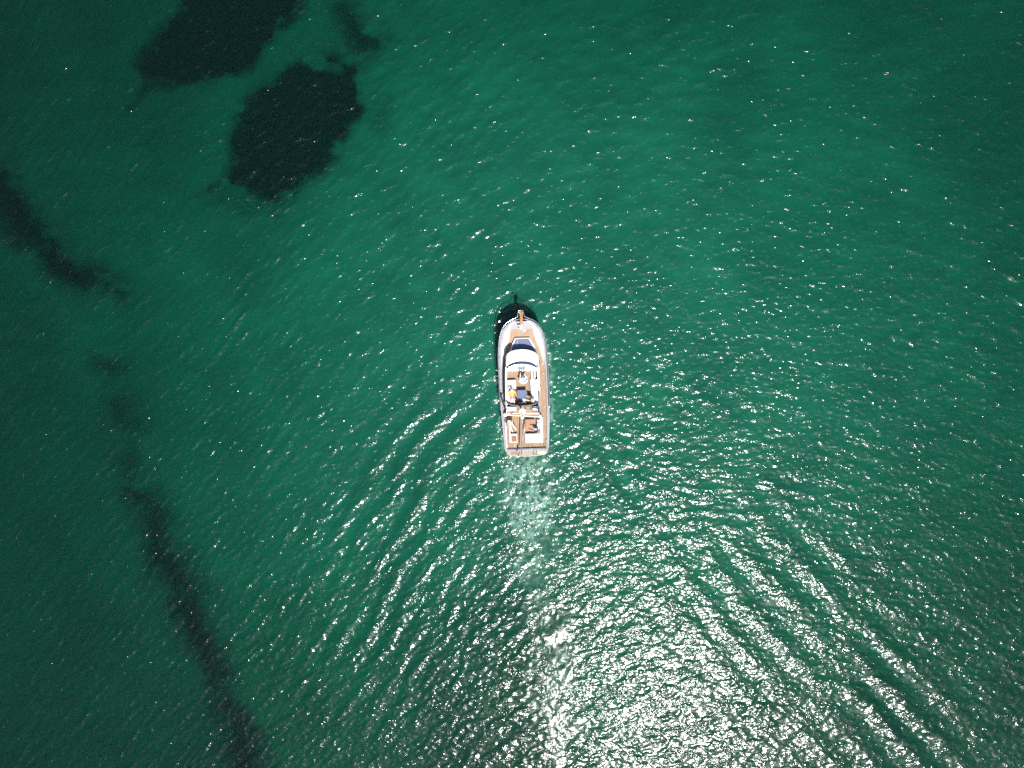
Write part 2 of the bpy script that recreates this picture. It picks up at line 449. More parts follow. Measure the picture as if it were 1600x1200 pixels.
# ------------------------------------------------------------------ the sea surface
def interp(v, ks, vs):
    return np.interp(v, ks, vs).astype(np.float32)
def sea_fun(X, Y):
    rng = np.random.default_rng(5)
    U, V = pixel_of(X, Y, 0.0)
    # wave crests bend from nearly level on the right to steep on the left
    xr = (X - world_at(800, 600, 0)[0]).astype(np.float32)
    wx = X + 1.6 * (fbm(X * .09, Y * .09, 3, 2) - .5)
    wy = Y - (.43 * xr - .0058 * xr * xr) + 2.2 * (fbm(X * .07 + 5, Y * .07, 4, 2) - .5)
    dX = np.zeros_like(X); dY = np.zeros_like(X); Z = np.zeros_like(X)
    gust = .72 + .56 * fbm(X * .05 + 2, Y * .075 + 7, 11, 3)
    grp = np.clip(.15 + 1.7 * fbm(X * .45 + 9, wy * .7, 12, 3), .5, 1.6)
    comps = []
    for i in range(64):
        lam = .5 * (2.9 / .5) ** ((i + rng.random()) / 64)
        spread = 25 + 22 * (1 - min(1, lam / 2.2))
        th = R(rng.normal(0, spread))
        sl = .0146 * (.75 + .5 * math.exp(-((math.log(lam / .85)) / .6) ** 2))
        comps.append((lam, th, sl, rng.random() * 6.283))
    for lam, th, sl, ph in comps:
        k = 2 * math.pi / lam
        kx, ky = -math.sin(th) * k, -math.cos(th) * k
        a = sl / k
        f = kx * wx + ky * wy + ph
        env = gust * (grp if lam < 2 else 1)
        Z += a * env * np.cos(f)
        sn = np.sin(f) * a * .3 * env
        dX -= sn * kx / k; dY -= sn * ky / k
    # ---- diverging wake waves on both sides of the yacht
    k0 = CAM_H / FPX
    def train(cu, cv, ang, lam, su, sv, slope, seed, bend=0.0):
        """a packet of waves: centre pixel, crest angle (deg from level), wavelength, extent across / along the crests in px"""
        nonlocal Z, dX, dY
        xc, yc = world_at(cu, cv, 0)
        ca, sa = math.cos(R(ang)), math.sin(R(ang))
        al = (X - xc) * ca + (Y - yc) * sa
        ac = -(X - xc) * sa + (Y - yc) * ca + bend * al * al
        ac = ac + 2.6 * (fbm(X * .14, Y * .14, seed, 4) - .5)
        e = np.exp(-(ac / (su * k0)) ** 2 - (al / (sv * k0)) ** 4) * np.clip(2.6 * fbm(X * .13, Y * .13, seed + 5, 3) - .35, .1, 1.9)
        k = 2 * math.pi / lam
        Z += e * slope / k * np.cos(k * ac + seed)
        s_ = np.sin(k * ac + seed) * e * slope / k * .35
        dX += s_ * sa; dY -= s_ * ca
    train(660, 740, 54, 2.6, 105, 270, .14, 21, .006)
    train(610, 960, 62, 2.2, 120, 230, .08, 22, .004)
    train(1230, 950, -46, 3.4, 140, 330, .105, 23, -.003)
    train(1360, 1100, -50, 3.4, 120, 260, .06, 25, -.003)
    train(960, 720, -52, 2.6, 60, 130, .07, 24)
    train(760, 900, 66, 1.7, 50, 230, .07, 26)
    # ---- the churned lane astern
    cl = interp(V, [690, 712, 760, 800, 850, 900, 1000, 1200], [822, 826, 829, 834, 841, 848, 862, 868])
    hw = interp(V, [690, 712, 760, 800, 850, 900, 1000, 1200], [24, 32, 42, 37, 27, 22, 24, 30])
    fade = sstep(692, 712, V)
    wob = 95 * (fbm(X * .42, Y * .3, 51, 5, .6) - .5)
    d = np.abs(U - cl + wob) / hw
    lane = fade * sstep(1.5, .1, d)
    # close-set chop in the lane
    nx_ = X + .5 * fbm(X * .8, Y * .8, 61, 2); ny_ = Y + .5 * fbm(X * .8 + 4, Y * .8, 62, 2)
    chop = fbm(nx_ * 2.6, ny_ * 1.9, 63, 2) - .5
    slick = np.exp(-((U - 852) / 9) ** 2 - ((V - 852) / 20) ** 2) + np.exp(-((U - 832) / 11) ** 2 - ((V - 905) / 16) ** 2) \
        + .8 * np.exp(-((U - 838) / 8) ** 2 - ((V - 975) / 22) ** 2)
    slick = np.clip(slick * 1.2, 0, 1)
    slick0 = slick
    calm = 1 - .55 * lane * sstep(980, 860, V)
    calm = calm * (1 - .7 * slick)
    Z = Z * calm; dX = dX * calm; dY = dY * calm
    Zw = Z.copy()
    Z += .10 * chop * lane * interp(V, [700, 760, 900, 980, 1200], [1.1, 1.0, .7, .25, .2]) * (1 - .8 * slick)
    rg = interp(V, [900, 1000, 1200], [842, 847, 846])
    rd = U - rg + .9 * wob
    Z += .22 * np.exp(-(rd / np.where(rd > 0, 36, 170)) ** 2) * sstep(900, 1000, V)
    bm_ = sstep(2, 16, rd) * sstep(64, 34, rd) * sstep(915, 1000, V)
    calm2 = 1 - .62 * bm_
    slick = np.maximum(slick, .75 * bm_)
    Z = Z * 1.0 - (1 - calm2) * Zw
    # ---- bow wave along the waterline on the right
    bw = np.exp(-((U - 863) / 7) ** 2) * sstep(520, 560, V) * sstep(720, 690, V)
    Z += .12 * bw * (fbm(X * 1.2, Y * .9, 71, 2) - .5)
    # ---- foam: lacy patches astern and beside the hull
    lace = 1 - np.abs(2 * fbm(nx_ * 2.1, ny_ * 1.2, 81, 4, .6) - 1) * 3.4
    lace2 = 1 - np.abs(2 * fbm(nx_ * 4.4 + 7, ny_ * 2.8, 85, 2, .6) - 1) * 3.2
    fo = np.clip(np.maximum(lace, lace2 * .8), 0, 1)
    den = interp(V, [700, 720, 760, 800, 840, 880, 960, 1200], [.8, .72, .64, .58, .5, .36, .2, .06])
    patch = sstep(.3, .62, fbm(X * .55, Y * .45, 91, 3) + .12)
    fo = fo ** 1.3
    foam = lane * den * (.06 + 1.35 * fo) * (.3 + .8 * patch) * (1 - .8 * slick0)
    hb = np.abs(U - interp(V, [495, 520, 545, 580, 700], [815, 816, 817, 819, 823])) - interp(V, [490, 497, 506, 517, 533, 560, 640, 702], [0, 8, 22, 31, 36, 39, 39, 36])
    fringe = np.exp(-((hb - 1.5 - 6 * (fbm(X * .9, Y * .9, 97, 2) - .3)) / 2.6) ** 2) * sstep(512, 540, V) * sstep(722, 700, V)
    foam = foam + .8 * fringe * fo * sstep(.42, .6, fbm(X * 1.1, Y * 1.1, 98, 3))
    foam = foam + .5 * bw * sstep(.5, .7, fbm(X * 1.4, Y * .8, 95, 3)) * fo
    foam = np.clip(foam, 0, 1)
    # micro-ripples: where the propeller wash leaves the surface finely roughened
    band = np.exp(-(((U + wob) - interp(V, [880, 960, 1000, 1100, 1200], [858, 868, 874, 868, 862])) / interp(V, [880, 1000, 1200], [16, 26, 30])) ** 2) * sstep(890, 985, V)
    rip = np.clip(lane * .25 * fade * sstep(1000, 800, V) + band, 0, 1) * (1 - .8 * slick0)
    # fade to flat at the border of the fine grid
    ed = np.minimum(np.minimum(X - GX0, GX1 - X), np.minimum(Y - GY0, GY1 - Y))
    ef = sstep(0, 3, ed).astype(np.float32)
    co = np.stack([X + dX * ef, Y + dY * ef, Z * ef], -1).astype(np.float32)
    return co, {'foam': foam.astype(np.float32), 'ripple': rip.astype(np.float32), 'slick': slick.astype(np.float32)}

def water_material():
    m = bpy.data.materials.new('sea_water'); m.use_nodes = True
    nt = m.node_tree; N = nt.nodes; K = nt.links.new
    N.remove(N['Principled BSDF']); out = N['Material Output']
    tc = N.new('ShaderNodeTexCoord')
    def attr(n):
        a = N.new('ShaderNodeAttribute'); a.attribute_name = n; return a.outputs['Fac']
    def math_(op, a, b=None, c=None):
        n = N.new('ShaderNodeMath'); n.operation = op
        for i, v in enumerate((a, b, c)):
            if v is None: continue
            if hasattr(v, 'node'): K(v, n.inputs[i])
            else: n.inputs[i].default_value = v
        return n.outputs[0]
    foam, rip, slick = attr('foam'), attr('ripple'), attr('slick')
    # fine ripples
    def noise(scale, rot, sx, sy, det=2):
        mp = N.new('ShaderNodeMapping'); mp.inputs['Rotation'].default_value = (0, 0, rot); mp.inputs['Scale'].default_value = (sx, sy, 1)
        K(tc.outputs['Object'], mp.inputs['Vector'])
        n = N.new('ShaderNodeTexNoise'); n.inputs['Scale'].default_value = scale; n.inputs['Detail'].default_value = det; n.inputs['Roughness'].default_value = .55
        K(mp.outputs['Vector'], n.inputs['Vector'])
        return n.outputs['Fac']
    h1 = noise(1.9, R(-22), .8, 1.25, 0)
    h2 = noise(4.2, R(-30), .85, 1.2, 1)
    pt = noise(.55, R(-15), .7, 1.4, 0)
    pw = math_('MULTIPLY', math_('MAXIMUM', math_('SUBTRACT', pt, .42), 0.0), 5.0)
    h = math_('ADD', math_('MULTIPLY', h1, .060), math_('MULTIPLY', h2, math_('MULTIPLY_ADD', pw, .03, .011)))
    p3 = noise(1.9, R(-20), .8, 1.3, 0)
    w3 = math_('MULTIPLY_ADD', math_('MAXIMUM', math_('SUBTRACT', p3, .53), 0.0), .17, .0025)
    h = math_('ADD', h, math_('MULTIPLY', noise(7.5, R(-12), .9, 1.15, 0), w3))
    amp = math_('SUBTRACT', 1.0, math_('MULTIPLY', slick, .8))
    h = math_('MULTIPLY', h, amp)
    bp = N.new('ShaderNodeBump'); bp.inputs['Strength'].default_value = 1.0; bp.inputs['Distance'].default_value = 1.0
    K(h, bp.inputs['Height'])
    nrm = bp.outputs['Normal']
    fr = N.new('ShaderNodeFresnel'); fr.inputs['IOR'].default_value = 1.333
    gl = N.new('ShaderNodeBsdfGlossy'); gl.distribution = 'GGX'; K(nrm, gl.inputs['Normal'])
    ro = math_('ADD', .125, math_('MULTIPLY', rip, .11)); K(ro, gl.inputs['Roughness'])
    g2 = N.new('ShaderNodeBsdfGlossy'); g2.distribution = 'GGX'; K(nrm, g2.inputs['Normal']); g2.inputs['Roughness'].default_value = .29
    gm = N.new('ShaderNodeMixShader'); gm.inputs[0].default_value = .28; K(gl.outputs[0], gm.inputs[1]); K(g2.outputs[0], gm.inputs[2])
    tr = N.new('ShaderNodeBsdfTransparent'); tr.inputs['Color'].default_value = (1, 1, 1, 1)
    df = N.new('ShaderNodeBsdfDiffuse'); df.inputs['Color'].default_value = (.008, .08, .058, 1); pass
    body = N.new('ShaderNodeMixShader'); body.inputs[0].default_value = .05
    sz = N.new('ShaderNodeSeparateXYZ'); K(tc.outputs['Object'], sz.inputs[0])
    z_height = math_('ADD', sz.outputs['Z'], 0.0)      # wave height; tints crests darker as painted wave shading
    crest_shade = math_('MINIMUM', math_('MAXIMUM', math_('MULTIPLY_ADD', z_height, -1.5, .92), .78), 1.0)
    cb = N.new('ShaderNodeCombineColor'); K(crest_shade, cb.inputs[0]); K(crest_shade, cb.inputs[1]); K(crest_shade, cb.inputs[2])
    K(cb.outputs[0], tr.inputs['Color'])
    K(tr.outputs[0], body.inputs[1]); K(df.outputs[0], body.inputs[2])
    fd = N.new('ShaderNodeBsdfDiffuse'); fd.inputs['Color'].default_value = (.27, .46, .37, 1)
    mf = N.new('ShaderNodeMixShader'); K(math_('MULTIPLY', foam, .62), mf.inputs[0]); K(body.outputs[0], mf.inputs[1]); K(fd.outputs[0], mf.inputs[2])
    fin = N.new('ShaderNodeMixShader'); K(fr.outputs[0], fin.inputs[0]); K(mf.outputs[0], fin.inputs[1]); K(gm.outputs[0], fin.inputs[2])
    K(fin.outputs[0], out.inputs['Surface'])
    va = N.new('ShaderNodeVolumeAbsorption'); va.inputs['Color'].default_value = (.0, .65, .585, 1); va.inputs['Density'].default_value = 1.16
    K(va.outputs[0], out.inputs['Volume'])
    return m
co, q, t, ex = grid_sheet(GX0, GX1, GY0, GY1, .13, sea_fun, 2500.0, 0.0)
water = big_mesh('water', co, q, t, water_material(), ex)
tag(water, kind='structure')

# ------------------------------------------------------------------ seagrass beds
def leaf_mat():
    return simple('seagrass_leaf', (.014, .022, .013), .7, var=.6, scale=1.5, spec=.2)
LEAF = leaf_mat()
BLADES = 3
def seagrass(name, label, dist, box, soft, dens, seed, peak=1.0, group='dark seagrass beds under the water'):
    rng = np.random.default_rng(seed)
    x0, y1 = world_at(box[0], box[1], -2.1); x1, y0 = world_at(box[2], box[3], -2.1)
    n = int((x1 - x0) * (y1 - y0) * dens * (1.0 if peak > .9 else .8))
    x = rng.uniform(x0, x1, n); y = rng.uniform(y0, y1, n)
    U, V = pixel_of(x, y, -2.1)
    d = bed_field(U, V, x, y, dist, soft, seed)
    soft = soft * 1.8
    prob = sstep(-soft, soft, d) * peak
    streak = fbm(x * .9 - y * .5, x * .5 + y * 1.6, seed + 9, 3)
    prob = np.clip(prob * (.35 + .65 * sstep(-soft, 1.6 * soft, d) + 1.0 * (streak - .5) * (1 - sstep(0, 2.5 * soft, d))), 0, 1) ** 1.25
    keep = rng.random(n) < prob
    x, y, pr = x[keep], y[keep], prob[keep]
    n = len(x)
    cx, cy_ = float(x.mean()), float(y.mean())
    zb = bed_height(x, y)
    V_, F_ = [], []
    for b in range(BLADES):
        ang = rng.uniform(0, 6.283, n); ln = rng.uniform(.15, .3, n) * (.4 + .6 * pr); w = rng.uniform(.03, .055, n) * (.5 + .5 * pr) * (1.0 if peak > .9 else .75)
        lean = rng.uniform(.35, 1.1, n)
        dx, dy = np.cos(ang), np.sin(ang)
        sx, sy = -dy * w, dx * w
        h = ln * (1.25 - .5 * lean)
        rows = []
        for s, ww in ((0, .7), (.5, 1.0), (1, .12)):
            px, py = x + dx * ln * lean * s ** 1.5, y + dy * ln * lean * s ** 1.5
            pz = zb + h * s - .1 * ln * s * s
            rows.append(np.stack([px + sx * ww - cx, py + sy * ww - cy_, pz], -1))
            rows.append(np.stack([px - sx * ww - cx, py - sy * ww - cy_, pz], -1))
        blk = np.stack(rows, 1).reshape(-1, 3)            # n*6 verts
        o = sum(len(v) for v in V_)
        i = o + np.arange(n) * 6
        F_.append(np.stack([i, i + 1, i + 3, i + 2], -1)); F_.append(np.stack([i + 2, i + 3, i + 5, i + 4], -1))
        V_.append(blk)
    co = np.concatenate(V_); q = np.concatenate(F_).astype(np.int32)
    root = bpy.data.objects.new(name, None); COL.objects.link(root)
    root.location = (cx, cy_, 0)
    o = big_mesh('leaves', co, q, np.zeros((0, 3), np.int32), LEAF)
    o.parent = root; o['kind'] = 'stuff'
    return tag(root, label, 'seagrass', group)

for i, (lab, dist, box, soft, peak) in enumerate(BEDS):
    seagrass('seagrass_bed', lab, dist, box, soft, 150, 101 + i, peak)

# ------------------------------------------------------------------ the yacht
yacht = bpy.data.objects.new('motor_yacht', None)
COL.objects.link(yacht)
yacht.location = (OX, OY, 0); yacht.rotation_euler = (0, 0, HEAD)
tag(yacht, 'white motor yacht with teak decks and a flybridge under way', 'yacht')
Y = yacht

# stations (photo row, half beam in px at the sheer)
ST_V = [497.2, 498.6, 500.5, 503, 506.5, 511, 517, 524, 533, 545, 560, 580, 610, 640, 665, 685, 702]
ST_B = [.8, 7, 12.5, 17.5, 22.3, 26.6, 30.6, 33.2, 35.2, 36.7, 37.5, 37.8, 37.8, 37.3, 36.2, 35.0, 33.8]
y_bow = L(814.6, 497.2, 2.35).y
y_tr = L(822.9, 702, 1.5).y
def sheer(y):
    t = (y - y_tr) / (y_bow - y_tr)
    return 1.45 + .08 * (1 - t) * 2 * 0 + .95 * max(0, t - .25) ** 1.6 / (.75 ** 1.6)
stn = []
for v, b in zip(ST_V, ST_B):
    z = 2.35
    for _ in range(4):
        y = L(818, v, z).y; z = sheer(y)
    stn.append((y, b * (CAM_H - z) / FPX, z))
YS = np.array([s[0] for s in stn][::-1]); BS = np.array([s[1] for s in stn][::-1])
def beam(y): return float(np.interp(y, YS, BS))
def dense(ya, yb, n):
    return [ya + (yb - ya) * i / (n - 1) for i in range(n)]
Ybow = stn[0][0]
ysta = [s[0] for s in stn]
ysta = sorted(set(ysta + dense(y_tr, stn[10][0], 12)), reverse=True)

def wl_beam(y):
    return .9 * float(np.interp(y + 1.0 * (y > 0), YS, BS)) if y < Ybow - 1.0 else .03
rows = []
for y in ysta:
    b, z = beam(y), sheer(y)
    w = min(wl_beam(y), b * .97)
    keel = -.95 if y < Ybow - 2.2 else -.95 + (y - (Ybow - 2.2)) / 2.2 * 1.6
    half = [(0, min(keel, .75)), (w * .55, min(-.55, 9) if y < Ybow - 2.2 else min(keel + .25, .8)), (w * .95, min(.0, 9) if y < Ybow - 1 else .85),
            ((w * .65 + b * .35), .12 + (.32 * z) if y < Ybow - 1 else 1.2), (b * .98, z * .72 if y < Ybow - 1 else 1.75), (b, z)]
    rows.append([(-p[0], y, p[1]) for p in half[::-1]] + [(p[0], y, p[1]) for p in half[1:]])
verts, faces = [], []
nr = len(rows[0])
for r in rows: verts += r
for i in range(len(rows) - 1):
    for k in range(nr - 1):
        a = i * nr + k
        faces.append((a, a + 1, a + nr + 1, a + nr))
faces.append(tuple(range((len(rows) - 1) * nr, len(rows) * nr)))
hull = link_mesh('hull', verts, faces, M['hull'], Y, True)
# rubbing strake
for s in (-1, 1):
    tube('rubbing_strake', [(s * (beam(y) + .012), y, sheer(y) - .22) for y in ysta[1:]], .05, M['cream'], Y)

# inner widths
def capw(y):     # bulwark cap
    d = Ybow - y
    return float(np.interp(d, [0, .35, 1.0, 1.8, 3.0, 5, 12], [.2, .3, .33, .30, .22, .2, .2]))
def innerw(y):   # white inner bulwark slope
    d = Ybow - y
    return float(np.interp(d, [0, .6, 1.2, 2.0, 3.0, 4.0, 5.5, 8, 14], [.10, .16, .45, .68, .48, .28, .12, .08, .08]))
def zdeck(y):
    return sheer(y) - float(np.interp(Ybow - y, [0, 1.0, 2.5, 5, 9, 14], [.12, .25, .42, .5, .42, .3]))
def strip(name, fa, fb, ys, m, z_height=.0, parent=Y, smooth=True, sides=(-1, 1)):
    """a strip between two side curves fa(y)->(x,z), fb(y)->(x,z) on each side"""
    out = []
    for s in sides:
        bm = bmesh.new()
        prev = None
        for y in ys:
            a, b = fa(y), fb(y)
            vs = [bm.verts.new((s * a[0], y, a[1])), bm.verts.new((s * b[0], y, b[1])),
                  bm.verts.new((s * b[0], y, b[1] - z_height)), bm.verts.new((s * a[0], y, a[1] - z_height))]
            if prev:
                for k in range(4):
                    bm.faces.new((prev[k], prev[(k + 1) % 4], vs[(k + 1) % 4], vs[k]))
            else: bm.faces.new(vs)
            prev = vs
        bm.faces.new(prev[::-1])
        out.append(from_bm(name, bm, m, parent))
    return out
ys_all = [y for y in ysta if y < Ybow - .08] + [y_tr]
ys_all = sorted(set(ys_all), reverse=True)
nz_ = lambda a: max(a, .015)
strip('bulwark_cap', lambda y: (beam(y) + .03, sheer(y) + .05), lambda y: (nz_(beam(y) - capw(y)), sheer(y) + .05), ys_all, M['grey'], .06)
ys_in = [y for y in ys_all if y < Ybow - .5]
strip('inner_bulwark', lambda y: (nz_(beam(y) - capw(y) + .01), sheer(y) + .035), lambda y: (nz_(beam(y) - capw(y) - innerw(y)), zdeck(y) + .01), ys_in, M['white'], .05)
# deck sheets
def deck(name, ya, yb, m, dz=0.0, inset=0.0):
    ys = [ya] + [y for y in ys_all if yb < y < ya] + [yb]
    v, f = [], []
    for y in ys:
        w = nz_(beam(y) - capw(y) - innerw(y) + .03 - inset)
        v += [(-w, y, zdeck(y) + dz), (w, y, zdeck(y) + dz)]
    for i in range(len(ys) - 1):
        f.append((2 * i, 2 * i + 1, 2 * i + 3, 2 * i + 2))
    return link_mesh(name, v, f, m, Y)
y_plat = L(814, 514.0, 2.1).y
deck('bow_platform', Ybow - .3, y_plat, M['lgrey'], .1)
deck('teak_deck', y_plat + .02, y_tr + .02, M['teak'])
# white curved moulding on the bow between cap and platform
ys_m = [y for y in dense(Ybow - .32, y_plat, 12)]
strip('bow_moulding', lambda y: (nz_(beam(y) - capw(y) - .02), sheer(y) + .085), lambda y: (nz_(beam(y) - capw(y) - .2), sheer(y) + .085), ys_m, M['white'], .06)

# bowsprit with anchor
zb = sheer(Ybow) + .06
p0 = L(814.2, 488.4, zb + .1); p1 = L(815, 507, zb + .06)
bm = bmesh.new()
bm_prism(bm, [(p0.x - .16, p0.y), (p0.x + .16, p0.y), (p1.x + .13, p1.y), (p1.x - .13, p1.y)], zb + .02, zb + .09, .015)
sprit = from_bm('bowsprit', bm, M['varnish'], Y)
bm = bmesh.new(); bm_tube(bm, [(p0.x - .13, p0.y + .05, zb + .13), (p0.x + .13, p0.y + .05, zb + .13)], .06, 10)
from_bm('anchor_roller', bm, M['rubber'], sprit, True)
bm = bmesh.new()
bm_tube(bm, [(p0.x, p0.y + .12, zb + .1), (p0.x, p0.y - .7, zb + .17)], .035, 8)
bm_tube(bm, [(p0.x - .22, p0.y - .05, zb + .2), (p0.x - .1, p0.y + .1, zb + .13), (p0.x, p0.y + .16, zb + .08), (p0.x + .1, p0.y + .1, zb + .13), (p0.x + .22, p0.y - .05, zb + .2)], [.02, .05, .06, .05, .02], 8)
bm_box(bm, (p0.x - .17, p0.y + .02, zb + .17), (.14, .2, .03), .01, .5); bm_box(bm, (p0.x + .17, p0.y + .02, zb + .17), (.14, .2, .03), .01, -.5)
from_bm('anchor', bm, M['brass'], Y)
bm = bmesh.new()
wl = L(813.2, 509, zb)
ya_, yb_ = p0.y - .65, wl.y + .1
nlk = 34
for i in range(nlk):
    t = i / (nlk - 1)
    c = Vector((p0.x + (wl.x - p0.x) * t, ya_ + (yb_ - ya_) * t, zb + .15))
    bm_box(bm, c, (.045 if i % 2 else .02, .05, .02 if i % 2 else .045), .008)
from_bm('anchor_chain', bm, M['chain'], Y)
# windlass
bm = bmesh.new()
bm_box(bm, (wl.x + .05, wl.y - .12, zb + .07), (.26, .5, .16), .04)
bm_lathe(bm, (wl.x + .02, wl.y - .02, zb + .12), [(.10, 0), (.10, .05), (.06, .08), (.06, .13), (.1, .16), (.09, .18)], 14)
bm_tube(bm, [(wl.x - .26, wl.y + .02, zb + .12), (wl.x + .1, wl.y + .02, zb + .12)], .055, 10)
wdl = from_bm('windlass', bm, M['white'], Y)
bm = bmesh.new(); bm_lathe(bm, (wl.x - .25, wl.y + .12, zb + .02), [(.06, 0), (.07, .06), (.03, .1)], 10)
from_bm('foot_switch', bm, M['rubber'], wdl)
bm = bmesh.new(); bm_lathe(bm, (wl.x - .2, wl.y - .14, zb + .02), [(.06, 0), (.07, .06), (.03, .1)], 10)
from_bm('foot_switch', bm, M['rubber'], wdl)
c = L(819.2, 515.5, 1.95)
bm = bmesh.new(); bm_lathe(bm, (c.x, c.y, 1.92), [(.11, 0), (.11, .12), (.16, .2), (.16, .25), (.06, .3)], 14)
from_bm('deck_vent', bm, M['white'], Y, True)
bm = bmesh.new(); c = L(816.2, 517, 1.95); bm_lathe(bm, (c.x, c.y, 1.9), [(.22, 0), (.22, .04), (.18, .06)], 16)
from_bm('deck_hatch', bm, M['lgrey'], Y)

# cleats
def cleat(u, v):
    y = L(u, v, 2.0).y; z = sheer(y) + .05
    c = L(u, v, z); b = bmesh.new()
    bm_box(b, (c.x, c.y, z + .02), (.05, .14, .04), .01); bm_tube(b, [(c.x, c.y - .16, z + .06), (c.x, c.y - .07, z + .05), (c.x, c.y + .07, z + .05), (c.x, c.y + .16, z + .06)], [.015, .025, .025, .015], 6)
    from_bm('cleat', b, M['steel'], Y)
for u, v in ((804.8, 500.8), (826, 500), (793, 512.5), (839, 510), (785.5, 529), (848, 526), (784, 600), (856, 600), (790, 690), (854, 690)): cleat(u, v)
for u, v in ((793.7, 519.5), (838, 518.5)):
    y = L(u, v, 2).y; c = L(u, v, sheer(y) - .1)
    bm = bmesh.new(); bm_lathe(bm, (c.x, c.y, c.z - .1), [(.09, 0), (.09, .1), (.07, .13)], 12)
    from_bm('chock', bm, M['steel'], Y)

# guard rail: pulpit round the bow and along both sides
RH = .62
yr_end = L(800, 640, 2).y
pts_side = {}
for s in (-1, 1):
    ys = [Ybow + .02, Ybow - .12, Ybow - .35] + [y for y in ysta if yr_end < y < Ybow - .4] + [yr_end]
    out = []
    for y in ys:
        out.append(Vector((s * (max(beam(min(y, Ybow)), .28) + .05), y + (.12 if y > Ybow - 1 else 0), sheer(y) + RH)))
    pts_side[s] = out
front = [Vector((-.3, p0.y - .1, zb + RH)), Vector((-.22, p0.y + .18, zb + RH)), Vector((.22, p0.y + .18, zb + RH)), Vector((.3, p0.y - .1, zb + RH))]
rail_pts = pts_side[-1][::-1] + front + pts_side[1]
tube('guard_rail', rail_pts, .032, M['steel'], Y, 8)
tube('guard_rail', [p - Vector((0, 0, RH * .5)) for p in rail_pts], .014, M['steel'], Y, 6)
def along(pts, step):
    acc = step * .4; res = []
    for a, b in zip(pts, pts[1:]):
        d = (b - a).length
        while acc < d:
            res.append(a.lerp(b, acc / d)); acc += step
        acc -= d
    return res
for s in (-1, 1):
    for p in along(pts_side[s], 1.15):
        z = sheer(p.y) + .05
        bm = bmesh.new(); bm_tube(bm, [(p.x - s * .09, p.y, z), (p.x, p.y, p.z)], .02, 6)
        bm_lathe(bm, (p.x - s * .09, p.y, z), [(.05, 0), (.05, .02)], 8)
        from_bm('stanchion', bm, M['steel'], Y, True)
for p, dy in ((front[0], .1), (front[3], .1), (front[1], .05), (front[2], .05)):
    tube('pulpit_post', [p, (p.x * .8, p.y - dy, zb + .08)], .02, M['brass'], Y, 6)

# ---- trunk cabin with sun pad
def Lxy(pts, z): return [(L(u, v, z).x, L(u, v, z).y) for u, v in pts]
zt = 2.12
trunk_pts = [(804.6, 528.0), (827.6, 527.6), (833.5, 538), (839.5, 552), (839.5, 562), (795, 562), (796.5, 550), (800.2, 538)]
bm = bmesh.new(); bm_prism(bm, Lxy(trunk_pts, zt)[::-1], 1.2, zt, .03)
trunk = from_bm('trunk_cabin', bm, M['white'], Y)
pad_l = [(806.2, 530.0), (808.2, 530.0), (808.2, 549), (798.6, 549), (799.5, 545)]
pad_r = [(808.6, 530.0), (826.2, 529.3), (832.0, 539.5), (836.4, 549), (808.6, 549)]
for pp in (pad_l, pad_r):
    bm = bmesh.new(); bm_prism(bm, Lxy(pp, zt + .07)[::-1], zt - .01, zt + .07, .02)
    from_bm('sun_pad', bm, M['bluegrey'], trunk)

# ---- wheelhouse / saloon
house = [(791.8, 557), (799, 549.6), (814.8, 547.0), (831, 549.2), (841, 556.5), (842.6, 575), (843.2, 610), (843.6, 646), (793.6, 646), (791.6, 610), (791.2, 575)]
zf = 3.35
bm = bmesh.new(); bm_prism(bm, Lxy(house, 2.0)[::-1], .95, zf - .02)
wheelhouse = from_bm('deckhouse', bm, M['white'], Y)
# raked windscreen panes under the brow
wpts_lo = [(797.2, 550.5), (803, 547.2), (811, 545.2), (819, 545.0), (827, 546.5), (833, 548.4), (838.6, 551.2)]
wpts_hi = [(793.4, 556.5), (800.5, 551.0), (809.5, 549.0), (818.5, 549.0), (828.0, 550.3), (835.0, 552.5), (840.6, 556.8)]
for i in range(6):
    g = .05
    a0, a1 = L(*wpts_lo[i], 2.2), L(*wpts_lo[i + 1], 2.2); b0, b1 = L(*wpts_hi[i], zf - .1), L(*wpts_hi[i + 1], zf - .1)
    q4 = [a0.lerp(a1, g), a0.lerp(a1, 1 - g), b0.lerp(b1, 1 - g), b0.lerp(b1, g)]
    n = (q4[1] - q4[0]).cross(q4[3] - q4[0]).normalized()
    vs = [p + n * .02 for p in q4] + [p - n * .04 for p in q4]
    link_mesh('windscreen_pane', vs, [(0, 1, 2, 3), (7, 6, 5, 4), (0, 4, 5, 1), (1, 5, 6, 2), (2, 6, 7, 3), (3, 7, 4, 0)], M['glass'], wheelhouse)
for i in range(7):
    tube('windscreen_mullion', [L(*wpts_lo[i], 2.12), L(*wpts_hi[i], zf - .05)], .035, M['white'], wheelhouse, 6)
bm = bmesh.new()   # filler between panes and house
lo = [L(*p, 2.15) for p in wpts_lo]; hi = [L(*p, 2.93) for p in wpts_hi]
# side windows
for s, uu in ((-1, 791.0), (1, 843.6)):
    for v0 in (563, 578, 593, 608, 623):
        a, b = L(uu, v0, 2.0), L(uu, v0 + 12, 2.0)
        bm = bmesh.new(); bm_box(bm, ((a.x + b.x) / 2 - s * .01, (a.y + b.y) / 2, 2.25), (.05, abs(a.y - b.y), .55), .02, rotz=math.atan2(-(b.x - a.x), -(b.y - a.y) * -1) if False else 0)
        w_ = from_bm('side_window', bm, M['glass'], wheelhouse)

